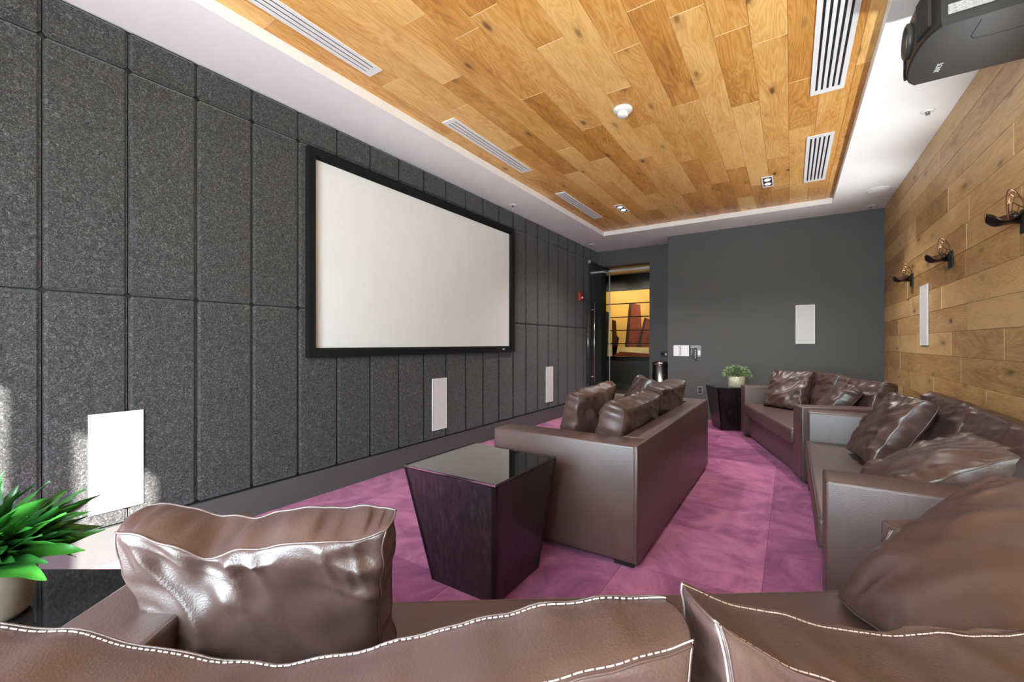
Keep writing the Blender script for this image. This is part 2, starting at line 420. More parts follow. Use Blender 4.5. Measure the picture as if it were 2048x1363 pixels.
# ------------------------------------------------------------ the room: floor and carpet tiles
fl = tag(obj('floor', B(XL - 0.3, XR + 0.3, YF - 0.3, 10.2, -0.12, -0.006), M['soil']), 'plum carpet tile floor of the screening room', kind='structure')
TS = 0.60
gx = [-0.11 + TS * k for k in range(-6, 3)]; gy = [3.325 + TS * k for k in range(-8, 8)]
for i in range(len(gx) - 1):
    for j in range(len(gy) - 1):
        x0, x1 = max(gx[i], XL - 0.02), min(gx[i + 1], XR + 0.0); y0, y1 = max(gy[j], YF), min(gy[j + 1], YA + 0.25)
        if x1 - x0 < 0.02 or y1 - y0 < 0.02: continue
        shared_box('carpet_tile', (round(x1 - x0, 3), round(y1 - y0, 3)), M['carpet'], fl,
                   ((x0 + x1) / 2, (y0 + y1) / 2, -0.003), (x1 - x0 - 0.001, y1 - y0 - 0.001, 0.006), 0.0008)

# ------------------------------------------------------------ left wall: felt panels in three courses
wl = tag(obj('wall_left', B(XL - 0.16, XL - 0.024, YF - 0.2, YA + 0.24, 0, CZ + 0.2), M['black']), 'screen wall clad in charcoal felt panels', kind='structure')
ys = [0.448 + 0.3051 * k for k in range(-5, 23)]
ys[0] = YF
ys = [y for y in ys if y < YA - 0.05] + [YA]
zs = [0.186, 1.358, 2.532, 2.737]
for a, b in zip(ys, ys[1:]):
    for z0, z1 in zip(zs, zs[1:]):
        o = shared_box('felt_panel', (round(b - a, 3), round(z1 - z0, 3)), M['felt'], wl,
                       (XL - 0.012, (a + b) / 2, (z0 + z1) / 2), (0.024, b - a - 0.006, z1 - z0 - 0.006), 0.0150)
bl = tag(obj('baseboard_left', B(XL - 0.03, XL - 0.002, YF, 2.68, 0, 0.176, bev=0.002), M['base']), 'tall charcoal baseboard under the felt panels', kind='structure')
obj('baseboard_length', B(XL - 0.03, XL - 0.002, 2.682, YA, 0, 0.176, bev=0.002), M['base'], bl)

# ------------------------------------------------------------ right wall: oak planks
wr = tag(obj('wall_right', B(XR + 0.02, XR + 0.2, YF - 0.2, YB + 0.2, 0, CZ + 0.2), M['black']), 'accent wall of staggered oak planks', kind='structure')
PW = 0.1727
known = {  # joints seen in the photo, by course (seam z below the course -> y of the joints)
    0.672: [5.394, 4.624], 0.845: [5.851, 3.983], 1.0177: [5.131, 4.188, 3.300], 1.190: [5.940, 3.855],
    1.363: [4.420, 5.35], 1.536: [5.537, 3.897, 3.12], 1.709: [4.644, 5.9], 1.881: [5.677, 3.825], 2.054: [3.183, 5.2, 4.25],
    2.227: [4.852, 3.897], 2.400: [4.473, 5.9], 2.572: [3.6, 5.1]}
zc = 0.672 - 4 * PW
while zc < CZ - 0.01:
    z0, z1 = max(zc, 0.0), min(zc + PW, CZ)
    js = []
    for k, v in known.items():
        if abs(k - zc) < 0.03: js = list(v)
    y = min(js) if js else 4.0 + random.uniform(-0.6, 0.6)
    if not js: js = [y]
    while min(js) > YF + 0.6: js.append(min(js) - random.uniform(0.7, 1.5))
    while max(js) < YB - 1.2: js.append(max(js) + random.uniform(0.6, 1.1))
    js = sorted([YF] + [j for j in js if YF + 0.1 < j < YB - 0.08] + [YB])
    if z1 - z0 > 0.02:
        for a, b in zip(js, js[1:]):
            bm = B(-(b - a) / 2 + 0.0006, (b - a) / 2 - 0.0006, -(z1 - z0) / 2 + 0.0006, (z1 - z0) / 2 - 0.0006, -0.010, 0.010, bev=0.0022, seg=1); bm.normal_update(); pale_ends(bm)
            o = obj('wall_plank', bm, [M['oak_w'], M['oak_lit_edge']], wr, loc=(XR + 0.010 + random.uniform(-0.0006, 0.0012), (a + b) / 2, (z0 + z1) / 2))
            o.rotation_euler = (math.pi / 2, 0, -math.pi / 2)
    zc += PW

# ------------------------------------------------------------ dark end wall, alcove, opening
wb = tag(obj('wall_back', B(-1.575, XR + 0.2, YB, YA + 0.24, 0, CZ + 0.2), M['dark_paint']), 'charcoal painted end wall', kind='structure')
obj('skirting', B(-1.575, XR, YB - 0.012, YB, 0, 0.10, bev=0.002), M['base'], wb)
bm = bmesh.new()
box(bm, XL - 0.16, -2.83, YA, YA + 0.24, 0, CZ + 0.2); box(bm, -1.98, -1.575, YA, YA + 0.24, 0, CZ + 0.2)
box(bm, -2.83, -1.98, YA, YA + 0.24, 2.468, CZ + 0.2)
tag(obj('wall_alcove', bm, M['dark_paint']), 'charcoal recessed wall around the glass door', kind='structure')
# corridor beyond the opening
bm = bmesh.new()
box(bm, -5.2, -0.9, 9.9, 10.05, -0.02, CZ + 0.1)
wc = tag(obj('wall_corridor', bm, M['corridor']), 'dark corridor wall beyond the doorway', kind='structure')
bm = bmesh.new(); box(bm, -5.3, -5.2, YA + 0.24, 10.05, -0.02, CZ + 0.1); box(bm, -0.9, -0.8, YA + 0.24, 10.05, -0.02, CZ + 0.1)
box(bm, -5.3, XL - 0.16, YA + 0.1, YA + 0.24, -0.02, CZ + 0.1)
obj('side_wall', bm, M['corridor'], wc)
obj('corridor_skirting', B(-5.2, -0.9, 9.885, 9.9, 0, 0.14, bev=0.003), M['base'], wc)
obj('corridor_ceiling', B(-5.3, -0.8, YA + 0.24, 10.05, CZ + 0.0, CZ + 0.1), M['white'], wc)
obj('corridor_floor', B(-5.3, -0.8, YA + 0.25, 10.05, -0.02, 0.0), M['corridor'], wc)
tag(obj('trim_1', B(-2.83, -1.98, YA + 0.13, YA + 0.19, 2.385, 2.425, bev=0.004), M['alu']), 'aluminium header bar across the doorway', kind='structure')

# glass door standing open along the felt wall
dr = tag(empty('door_1', (-2.757, 7.44, 0)), 'frameless glass door standing open beside the felt wall', kind='structure')
obj('pane', B(-0.006, 0.006, -0.91, 0.0, 0.02, 2.40, bev=0.001, seg=1), M['glass'], dr)
obj('top_rail', B(-0.016, 0.016, -0.91, 0.0, 2.39, 2.45, bev=0.003), M['dmetal'], dr)
obj('bottom_rail', B(-0.016, 0.016, -0.91, 0.0, 0.012, 0.09, bev=0.003), M['dmetal'], dr)
obj('free_stile', B(-0.010, 0.010, -0.93, -0.905, 0.012, 2.45, bev=0.003), M['dmetal'], dr)
obj('pivot', B(-0.02, 0.02, -0.95, -0.915, 2.42, 2.47, bev=0.004), M['alu'], dr)
obj('edge_strip', B(-0.007, 0.007, -0.004, 0.004, 0.02, 2.39), M['alu'], dr)
bm = bmesh.new()
for s in (-1, 1):
    tube(bm, [(s * 0.055, -0.86, 0.44), (s * 0.055, -0.86, 1.79)], 0.0125, 10)
for z in (0.56, 1.66):
    tube(bm, [(-0.055, -0.86, z), (0.055, -0.86, z)], 0.008, 8)
obj('pull_handle', bm, M['steel'], dr, smooth=True)

# ------------------------------------------------------------ window wall behind the camera
bm = bmesh.new()
WP = [(-1.86, -0.738), (-0.576, 0.02), (0.10, 0.92)]; HEAD, SILL = 2.37, 0.12  # third pane is added, out of view, to bring light to the sofa arms
box(bm, XL - 0.2, XR + 0.2, YF - 0.06, YF, HEAD, CZ + 0.2); box(bm, XL - 0.2, XR + 0.2, YF - 0.06, YF, -0.1, SILL)
xx = [XL - 0.2] + [v for p in WP for v in p] + [XR + 0.2]
for k in range(0, len(xx), 2): box(bm, xx[k], xx[k + 1], YF - 0.06, YF, SILL, HEAD)
tag(obj('wall_front', bm, M['white']), 'window wall with three tall panes, the third added for light', kind='structure')
for k, (a, b) in enumerate(WP):
    w = tag(empty('window_%d' % (k + 1), ((a + b) / 2, YF - 0.035, SILL)), 'tall fixed window in the wall facing the sun', kind='structure')
    h = (b - a) / 2; H = HEAD - SILL
    bm = bmesh.new()
    box(bm, -h, -h + 0.03, -0.03, 0.03, 0, H); box(bm, h - 0.03, h, -0.03, 0.03, 0, H)
    box(bm, -h + 0.03, h - 0.03, -0.03, 0.03, 0, 0.03); box(bm, -h + 0.03, h - 0.03, -0.03, 0.03, H - 0.012, H)
    obj('window_frame', bm, M['dmetal'], w)
    bm = bmesh.new(); v = [bm.verts.new(p) for p in ((-h + 0.03, 0, 0.03), (h - 0.03, 0, 0.03), (h - 0.03, 0, H - 0.012), (-h + 0.03, 0, H - 0.012))]; bm.faces.new(v)
    obj('pane', bm, M['wglass'], w)
t = tag(empty('added_roller_shade', (0.51, YF + 0.03, SILL - 0.05)), 'white translucent roller shade added out of view to spread light onto the sofa arms', 'roller shade')  # unseen shade, added with its window as a soft light source
obj('fabric', B(-0.44, 0.44, -0.001, 0.0, 0, HEAD - SILL + 0.02), M['shade'], t)
obj('hem_bar', B(-0.44, 0.44, -0.006, 0.006, -0.02, 0.0, 0.002, 1), M['alu'], t)
bm = bmesh.new(); tube(bm, [(-0.45, 0.0, HEAD - SILL + 0.05), (0.43, 0.0, HEAD - SILL + 0.05)], 0.028, 14); obj('roller', bm, M['white_gloss'], t, smooth=True)
pl = bpy.data.lights.new('window_portal', 'AREA'); pl.shape = 'RECTANGLE'; pl.size = 2.85; pl.size_y = 2.25
pl.cycles.is_portal = True
po = bpy.data.objects.new('window_portal', pl); COL.objects.link(po); po.location = (-0.47, YF - 0.075, 1.245); po.rotation_euler = (math.pi / 2, 0, 0)
tag(obj('ground', B(-14, 12, -16, YF - 0.2, -0.3, -0.12), M['concrete']), 'pale terrace paving outside the windows', kind='structure')

# ------------------------------------------------------------ ceiling: white soffit with a wood-lined tray
bm = bmesh.new()
x0, x1, y0, y1 = XL - 0.05, XR + 0.1, YF - 0.1, YA + 0.1
box(bm, x0, TX0, y0, y1, CZ, CZ + 0.15); box(bm, TX1, x1, y0, y1, CZ, CZ + 0.15)
box(bm, TX0, TX1, y0, TY0, CZ, CZ + 0.15); box(bm, TX0, TX1, TY1, y1, CZ, CZ + 0.15)
box(bm, TX0, TX1, TY0, TY1, TZ + 0.020, CZ + 0.15)
ce = tag(obj('ceiling', bm, M['white']), 'white soffit around a tray lined with oak planks', kind='structure')
seams = [-0.015 - PW * k for k in range(14, -1, -1)] + [-0.015 + PW, -0.015 + 2 * PW]
seams = [TX0] + [s for s in seams if s > TX0 + 0.02] + [TX1]
cj = [(-2.34, 2.6), (-2.34, 4.4), (-2.171, 3.74), (-2.171, 1.873), (-1.999, 4.873), (-1.999, 3.091), (-1.999, 2.349), (-1.826, 5.596), (-1.826, 3.858), (-1.826, 2.072),
      (-1.654, 4.291), (-1.654, 3.351), (-1.654, 1.578), (-1.481, 5.475), (-1.481, 2.509), (-1.481, 3.714), (-1.309, 4.915), (-1.309, 3.135),
      (-1.136, 3.90), (-1.136, 2.121), (-0.964, 2.768), (-0.964, 3.338), (-0.964, 5.1), (-0.791, 4.186), (-0.791, 2.40), (-0.619, 2.14), (-0.619, 4.953), (-0.619, 3.184),
      (-0.446, 4.628), (-0.446, 3.792), (-0.446, 5.6), (-0.274, 5.248), (-0.274, 3.427), (-0.274, 2.58), (-0.101, 5.492), (-0.101, 4.567), (-0.101, 2.771), (0.071, 4.042), (0.071, 5.5),
      (0.244, 3.411), (0.244, 5.3), (0.366, 5.101), (0.366, 3.315)]
for a, b in zip(seams, seams[1:]):
    c = (a + b) / 2
    js = [y for x, y in cj if abs(x - c) < 0.075] or [3.0]
    while min(js) > TY0 + 0.5: js.append(min(js) - random.uniform(0.7, 1.6))
    js = sorted([TY0] + [j for j in js if TY0 + 0.1 < j < TY1 - 0.1] + [TY1])
    for p, q in zip(js, js[1:]):
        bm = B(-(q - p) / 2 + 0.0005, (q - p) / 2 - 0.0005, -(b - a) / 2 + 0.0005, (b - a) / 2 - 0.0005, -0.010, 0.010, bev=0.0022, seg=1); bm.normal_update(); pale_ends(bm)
        o = obj('ceiling_plank', bm, [M['oak_c'], M['oak_lit_edge']], ce, loc=(c, (p + q) / 2, TZ + 0.010 - random.uniform(0, 0.0012)))
        o.rotation_euler = (0, 0, math.pi / 2)

# ------------------------------------------------------------ ceiling fittings
def diffuser(label, x0, x1, y0, y1, nslot, group):
    t = tag(empty('linear_diffuser', ((x0 + x1) / 2, (y0 + y1) / 2, TZ - 0.0012)), label, 'air diffuser', group)
    hw, hl = (x1 - x0) / 2, (y1 - y0) / 2; bw = 0.022 if nslot == 3 else 0.026; e = 0.045
    bm = bmesh.new(); z0, z1 = -0.008, 0.0
    box(bm, -hw, -hw + bw, -hl, hl, z0, z1, 0.001, 1); box(bm, hw - bw, hw, -hl, hl, z0, z1, 0.001, 1)
    box(bm, -hw + bw, hw - bw, -hl, -hl + e, z0, z1, 0.001, 1); box(bm, -hw + bw, hw - bw, hl - e, hl, z0, z1, 0.001, 1)
    obj('frame', bm, M['white_gloss'], t)
    obj('dark_backing', B(-hw + 0.002, hw - 0.002, -hl + 0.002, hl - 0.002, -0.0015, -0.0005), M['black'], t)
    iw = 2 * hw - 2 * bw; sw = (0.0125 if nslot == 3 else 0.0125); nb = nslot - 1
    barw = (iw - nslot * sw) / nb
    me = None
    for k in range(nb):
        cx = -hw + bw + sw + barw / 2 + k * (sw + barw)
        if me is None:
            o = obj('blade', B(-barw / 2, barw / 2, -hl + e, hl - e, -0.008, -0.001, 0.001, 1), M['white_gloss'], t, loc=(cx, 0, 0)); me = o.data
        else:
            o = bpy.data.objects.new('blade', me); o.location = (cx, 0, 0); link(o, t)
    return t
g = 'white slot diffusers in the oak tray'
diffuser('narrow three-slot white diffuser nearest the camera, above the left edge of the screen', -2.232, -2.112, 0.60, 1.756, 3, g)
diffuser('narrow three-slot white diffuser in the middle of the left row', -2.232, -2.112, 2.424, 3.575, 3, g)
diffuser('narrow three-slot white diffuser in the far left corner of the tray', -2.232, -2.112, 4.285, 5.43, 3, g)
diffuser('wide five-slot white diffuser nearest the projector', 0.108, 0.292, 2.39, 3.545, 5, g)
diffuser('wide five-slot white diffuser in the far right corner of the tray', 0.108, 0.292, 4.245, 5.425, 5, g)

def downlight(label, cx, cy, w, l, lit=True):
    t = tag(empty('twin_downlight', (cx, cy, TZ - 0.001)), label, 'downlight', 'recessed twin downlights')
    hw, hl = w / 2, l / 2; bw = 0.013
    bm = bmesh.new()
    box(bm, -hw, -hw + bw, -hl, hl, -0.007, 0, 0.001, 1); box(bm, hw - bw, hw, -hl, hl, -0.007, 0, 0.001, 1)
    box(bm, -hw + bw, hw - bw, -hl, -hl + bw * 1.8, -0.007, 0, 0.001, 1); box(bm, -hw + bw, hw - bw, hl - bw * 1.8, hl, -0.007, 0, 0.001, 1)
    obj('trim_frame', bm, M['white_gloss'], t)
    obj('dark_recess', B(-hw + 0.003, hw - 0.003, -hl + 0.003, hl - 0.003, -0.002, -0.001), M['black'], t)
    for s in (-1, 1):
        bm = bmesh.new(); lathe(bm, [(0.0, -0.012), (0.018, -0.012), (0.026, -0.009), (0.030, -0.003), (0.0, -0.003)], 20)
        o = obj('lamp', bm, M['lamp'], t, smooth=True, loc=(0, s * l * 0.20, 0))
        ld = bpy.data.lights.new('downlight_beam', 'SPOT'); ld.energy = 68; ld.spot_size = math.radians(125); ld.spot_blend = 0.8
        ld.color = (1.0, 0.98, 0.95); ld.shadow_soft_size = 0.03
        lo = bpy.data.objects.new('downlight_beam', ld); COL.objects.link(lo); lo.parent = t; lo.location = (0, s * l * 0.20, -0.03)
downlight('twin downlight over the glass door end of the tray', -1.775, 5.215, 0.105, 0.315)
downlight('twin downlight beside the far wide diffuser', -0.205, 5.19, 0.105, 0.33)

t = tag(empty('smoke_detector', (-1.015, 3.005, TZ - 0.001)), 'round white smoke detector on the oak ceiling', 'smoke detector')
bm = bmesh.new(); lathe(bm, [(0.0, 0), (0.068, 0), (0.068, -0.012), (0.060, -0.022), (0.045, -0.028), (0.0, -0.028)], 36); obj('base', bm, M['white_gloss'], t, smooth=True)
bm = bmesh.new(); lathe(bm, [(0.040, -0.028), (0.036, -0.052), (0.030, -0.058), (0.0, -0.058)], 32); obj('sensor_dome', bm, M['white_gloss'], t, smooth=True)

def sprinkler(label, x, y):
    t = tag(empty('sprinkler_head', (x, y, CZ)), label, 'sprinkler', 'ceiling sprinklers')
    bm = bmesh.new(); lathe(bm, [(0.0, 0), (0.040, 0), (0.038, -0.005), (0.022, -0.008), (0.0, -0.008)], 24); obj('escutcheon', bm, M['white_gloss'], t, smooth=True)
    bm = bmesh.new(); lathe(bm, [(0.011, -0.008), (0.011, -0.018), (0.006, -0.020), (0.006, -0.030), (0.0, -0.030)], 14)
    for s in (-1, 1): tube(bm, [(s * 0.010, 0, -0.012), (s * 0.012, 0, -0.026), (s * 0.003, 0, -0.036)], 0.002, 6)
    obj('frame_arms', bm, M['steel'], t, smooth=True)
    bm = bmesh.new(); lathe(bm, [(0.0, -0.036), (0.015, -0.036), (0.015, -0.0385), (0.0, -0.0385)], 16); obj('deflector', bm, M['white_gloss'], t)
sprinkler('white sprinkler head in the soffit next to the projector', 0.803, 4.10)
sprinkler('white sprinkler head in the corner of the oak wall and end wall', 0.793, 6.55)
sprinkler('white sprinkler head over the right end of the screen', -2.74, 4.19)
sprinkler('white sprinkler head over the glass door', -2.76, 6.58)
t = tag(empty('ceiling_speaker', (0.777, 5.90, CZ)), 'round white ceiling speaker in the right soffit', 'speaker')
bm = bmesh.new(); lathe(bm, [(0.0, 0), (0.112, 0), (0.110, -0.008), (0.100, -0.012), (0.0, -0.012)], 40); obj('rim', bm, M['white_gloss'], t, smooth=True)
bm = bmesh.new(); lathe(bm, [(0.100, -0.012), (0.085, -0.022), (0.05, -0.029), (0.0, -0.031)], 40); obj('grille', bm, M['grille'], t, smooth=True)

# ------------------------------------------------------------ projection screen
SY0, SY1, SZ0, SZ1 = 1.715, 4.385, 1.006, 2.508
t = tag(empty('projection_screen', (XL + 0.001, (SY0 + SY1) / 2, SZ0)), 'large white projection screen in a black velvet frame on the felt wall', 'projection screen')
h = (SY1 - SY0) / 2; H = SZ1 - SZ0; fw = 0.07; fd = 0.042
def bar(pts):
    """mitred frame bar: outer/inner outline in (y,z), bevelled towards the picture"""
    bm = bmesh.new()
    (o0, o1, i1, i0) = pts
    vs = []
    for x, f in ((0, 0), (fd, 0.0)):
        vs.append([bm.verts.new((x, p[0], p[1])) for p in (o0, o1, i1, i0)])
    inner = [bm.verts.new((fd * 0.35, i1[0], i1[1])), bm.verts.new((fd * 0.35, i0[0], i0[1]))]
    A, C = vs
    # taper the front inner edge a little away from the picture
    for v, p, q in ((C[2], o1, i1), (C[3], o0, i0)):
        v.co.y = q[0] + (p[0] - q[0]) * 0.22; v.co.z = q[1] + (p[1] - q[1]) * 0.22
    bm.faces.new(A); bm.faces.new(list(reversed(C)))
    bm.faces.new((A[0], C[0], C[1], A[1])); bm.faces.new((C[3], inner[1], inner[0], C[2])); bm.faces.new((inner[1], A[3], A[2], inner[0]))
    bm.faces.new((A[1], C[1], C[2], inner[0], A[2])); bm.faces.new((A[0], A[3], inner[1], C[3], C[0]))
    bmesh.ops.recalc_face_normals(bm, faces=bm.faces[:])
    return bm
o = [(-h, 0), (h, 0), (h, H), (-h, H)]; i_ = [(-h + fw, fw), (h - fw, fw), (h - fw, H - fw), (-h + fw, H - fw)]
for k in range(4): obj('frame_bar', bar((o[k], o[(k + 1) % 4], i_[(k + 1) % 4], i_[k])), M['velvet'], t)
obj('screen_surface', B(0.002, 0.006, -h + fw - 0.01, h - fw + 0.01, fw - 0.01, H - fw + 0.01), M['screen'], t)
obj('maker_plate', B(fd, fd + 0.002, h - 0.265, h - 0.225, 0.026, 0.042), M['print_w'], t)

# ------------------------------------------------------------ flush wall speakers
def wall_speaker(label, loc, w, hgt, rz):
    t = tag(empty('wall_speaker', loc, rz), label, 'speaker', 'flush white wall speakers')
    bm = bmesh.new(); f = 0.007
    box(bm, -w / 2, -w / 2 + f, 0, 0.009, 0, hgt, 0.001, 1); box(bm, w / 2 - f, w / 2, 0, 0.009, 0, hgt, 0.001, 1)
    box(bm, -w / 2 + f, w / 2 - f, 0, 0.009, 0, f, 0.001, 1); box(bm, -w / 2 + f, w / 2 - f, 0, 0.009, hgt - f, hgt, 0.001, 1)
    obj('frame', bm, M['white_gloss'], t)
    obj('grille', B(-w / 2 + f, w / 2 - f, 0, 0.007, f, hgt - f), M['grille'], t)
R90 = -math.pi / 2
wall_speaker('white wall speaker in sunlight, low on the felt wall behind the leafy plant', (XL + 0.001, 0.706, 0.262), 0.212, 0.497, R90)
wall_speaker('white wall speaker low on the felt wall under the screen', (XL + 0.001, 3.088, 0.268), 0.204, 0.50, R90)
wall_speaker('white wall speaker low on the felt wall between the screen and the glass door', (XL + 0.001, 5.352, 0.276), 0.206, 0.50, R90)
wall_speaker('white wall speaker on the charcoal end wall', (0.155, YB - 0.001, 1.103), 0.209, 0.507, math.pi)
wall_speaker('white wall speaker on the oak wall under the sconces', (XR - 0.0025, 4.878, 1.093), 0.235, 0.505, math.pi / 2)

# ------------------------------------------------------------ leaf sconces
def sconce(label, y):
    t = tag(empty('leaf_sconce', (XR - 0.002, y, 1.64)), label, 'wall sconce', 'leaf sconces on the oak wall')
    obj('mount_plate', B(-0.008, 0.0, -0.045, 0.045, 0.0, 0.115, 0.002, 1), M['black'], t)
    bm = bmesh.new(); tube(bm, [(-0.015, 0, 0.055), (-0.05, 0, 0.052), (-0.085, 0, 0.048)], 0.006, 8); obj('arm', bm, M['black'], t, smooth=True)
    # ladle-shaped petal reaching forward: a trough whose rims rise at the tip and at the wall
    bm = bmesh.new(); nu, nv = 18, 12; top, bot = [], []
    for i in range(nu + 1):
        u = i / nu
        x = -0.022 - 0.112 * u
        wd = 0.058 * (1 - 0.25 * (1 - u) ** 2)
        if u > 0.62: wd *= math.sqrt(max(0.03, 1 - ((u - 0.62) / 0.385) ** 2))
        zc_ = 0.040 + 0.020 * (1 - u) ** 2 + (0.030 * ((u - 0.60) / 0.40) ** 2 if u > 0.60 else 0)
        ra, rb = [], []
        for j in range(nv + 1):
            q = 2 * j / nv - 1
            rim = 0.052 if q > 0 else 0.036 - 0.024 * math.sin(math.pi * min(1, u / 0.85))
            z = zc_ + rim * q * q
            ra.append(bm.verts.new((x, wd * q, z))); rb.append(bm.verts.new((x - 0.002 * u, wd * q * 1.04, z - 0.004 * (1 - 0.5 * abs(q)))))
        top.append(ra); bot.append(rb)
    for i in range(nu):
        for j in range(nv):
            bm.faces.new((top[i][j], top[i][j + 1], top[i + 1][j + 1], top[i + 1][j]))
            f = bm.faces.new((bot[i][j], bot[i + 1][j], bot[i + 1][j + 1], bot[i][j + 1])); f.material_index = 1
        bm.faces.new((top[i][0], top[i + 1][0], bot[i + 1][0], bot[i][0])); bm.faces.new((top[i + 1][nv], top[i][nv], bot[i][nv], bot[i + 1][nv]))
    for j in range(nv):
        bm.faces.new((top[nu][j], top[nu][j + 1], bot[nu][j + 1], bot[nu][j])); bm.faces.new((top[0][j + 1], top[0][j], bot[0][j], bot[0][j + 1]))
    bmesh.ops.recalc_face_normals(bm, faces=bm.faces[:])
    obj('petal', bm, [M['copper'], M['copper_d']], t, smooth=True)
    # upright openwork wing, turned towards the room
    bm = bmesh.new()
    def wpt(p, q):  # p across (-1..1), q up (0..1)
        lx = p * 0.052
        return Vector((-0.030 + lx * 0.72 - 0.010 * (1 - p * p) - 0.006 * q, lx * 0.45, 0.046 + 0.166 * q - 0.016 * p * q))
    out = []
    for k in range(25):
        th = math.pi * (1.25 - 1.5 * k / 24)
        out.append((math.cos(th) * 0.98 * (0.9 if math.sin(th) < 0 else 1), 0.42 + 0.58 * math.sin(th)))
    tube(bm, [wpt(p, max(0, q)) for p, q in out], 0.0034, 6, closed=True)
    nodes = dict(a=(-0.35, 0.86), b=(0.25, 0.80), c=(-0.55, 0.58), d=(0.0, 0.62), e=(0.58, 0.55), f=(-0.15, 0.38), g=(0.38, 0.34), h=(-0.6, 0.28), i=(-0.3, 0.1), j=(0.2, 0.12))
    rim = dict(r1=(-0.62, 0.90), r2=(0.15, 1.0), r3=(0.72, 0.83), r4=(-0.98, 0.52), r5=(0.98, 0.50), r6=(-0.92, 0.22), r7=(0.9, 0.2), r8=(-0.35, 0.01), r9=(0.3, 0.01), s1=(-0.2, 0.99))
    P = {**nodes, **rim}
    for p, q in ('a s1', 'a b', 'b r2', 'b r3', 'a c', 'c r4', 'c d', 'd b', 'd e', 'e r5', 'e r3', 'd f', 'c h', 'h r6', 'f h', 'f g', 'g e', 'g r7', 'f i', 'h i', 'i r8', 'g j', 'i j', 'j r9') and [s.split() for s in
                 ('a s1', 'a b', 'b r2', 'b r3', 'a c', 'c r4', 'c d', 'd b', 'd e', 'e r5', 'd f', 'c h', 'h r6', 'f h', 'f g', 'g e', 'g r7', 'f i', 'i r8', 'g j', 'i j', 'j r9')]:
        tube(bm, [wpt(*P[p]), wpt(*P[q])], 0.0020, 5)
    obj('openwork_wing', bm, M['copper'], t, smooth=True)
    bm = bmesh.new(); lathe(bm, [(0.0, -0.006), (0.017, -0.004), (0.019, 0.01), (0.012, 0.018), (0.0, 0.02)], 14, org=(-0.035, 0, 0.075)); obj('lamp_holder', bm, M['black'], t, smooth=True)
    ld = bpy.data.lights.new('added_sconce_fill', 'SPOT'); ld.energy = SCW; ld.spot_size = math.radians(128); ld.spot_blend = 1.0  # added fill for ceiling and soffit; the sconces themselves look unlit
    ld.color = (0.92, 0.97, 1.0); ld.shadow_soft_size = 0.04
    lo = bpy.data.objects.new('added_sconce_fill', ld); COL.objects.link(lo); lo.parent = t; lo.location = (-0.065, 0, 0.135)
    lo.rotation_euler = Vector((-1.0, 0, 1.0)).to_track_quat('-Z', 'Y').to_euler()
SCW = 43.0
sconce('copper leaf sconce added out of view for fill light, nearest the windows', 0.76)  # this one and the next are unseen, added to carry fill spots
sconce('copper leaf sconce added out of view for fill light, just behind the projector', 1.90)
sconce('copper leaf sconce at the right picture edge, nearest the projector', 3.04)
sconce('copper leaf sconce, middle one of three on the oak wall', 4.175)
sconce('copper leaf sconce nearest the charcoal end wall', 5.33)

# ------------------------------------------------------------ projector under the soffit
PX0, PX1, PY0, PY1, PZ0, PZ1 = 0.49, 0.925, 2.40, 2.895, 2.40, 2.60
t = tag(empty('projector', (0.70, 2.65, PZ0)), 'dark grey ceiling projector in the right soffit corner', 'projector')
def PL(x, y, z): return (x - 0.70, y - 2.65, z - PZ0)
bm = bmesh.new()
# plan outline with a bowed front towards the screen
plan = []
for k in range(13):
    f = k / 12; yy = PY1 + (PY0 - PY1) * f
    plan.append((PX0 - 0.034 * math.sin(math.pi * f) ** 0.8 + 0.02 * abs(2 * f - 1) ** 6, yy))
plan += [(PX1, PY0), (PX1, PY1)]
lo_, hi_ = [], []
cxp, cyp = 0.70, 2.65
rows = [(PZ0, 0.955), (PZ0 + 0.006, 0.985), (PZ0 + 0.028, 1.0), (PZ1 - 0.03, 1.0), (PZ1 - 0.005, 0.98), (PZ1, 0.95)]
rings = []
for z, s in rows:
    sx = 1 - (1 - s) * 0.8
    rings.append([bm.verts.new(PL(cxp + (x - cxp) * sx, cyp + (y - cyp) * s, z)) for x, y in plan])
n = len(plan)
for A, C in zip(rings, rings[1:]):
    for k in range(n): bm.faces.new((A[k], A[(k + 1) % n], C[(k + 1) % n], C[k]))
bm.faces.new(list(reversed(rings[0]))); bm.faces.new(rings[-1])
bmesh.ops.recalc_face_normals(bm, faces=bm.faces[:])
obj('body', bm, M['projector'], t)
def front_x(y):
    f = (PY1 - y) / (PY1 - PY0); return PX0 - 0.034 * math.sin(math.pi * min(1, max(0, f))) ** 0.8
bm = bmesh.new()
yc = 2.655
lathe(bm, [(0.075, 0.006), (0.075, -0.012), (0.068, -0.016), (0.060, -0.012), (0.058, 0.002)], 32, axis='X', org=PL(front_x(yc), yc, 2.505))
obj('lens_ring', bm, M['projector_l'], t, smooth=True)
bm = bmesh.new(); lathe(bm, [(0.0, -0.010), (0.03, -0.007), (0.058, 0.0), (0.0, 0.0)], 28, axis='X', org=PL(front_x(yc), yc, 2.505)); obj('lens', bm, M['bglass'], t, smooth=True)
for k in range(13):
    yy = 2.735 + 0.0105 * k
    x = front_x(yy)
    obj('vent_slat', B(*[v for a, b in zip(PL(x - 0.007, yy, 2.425), PL(x + 0.004, yy + 0.0045, 2.585)) for v in (a, b)]), M['black'], t)
for k in range(9):
    yy = 2.425 + 0.0125 * k
    x = front_x(yy)
    obj('vent_slat', B(*[v for a, b in zip(PL(x - 0.007, yy, 2.425), PL(x + 0.004, yy + 0.005, 2.585)) for v in (a, b)]), M['black'], t)
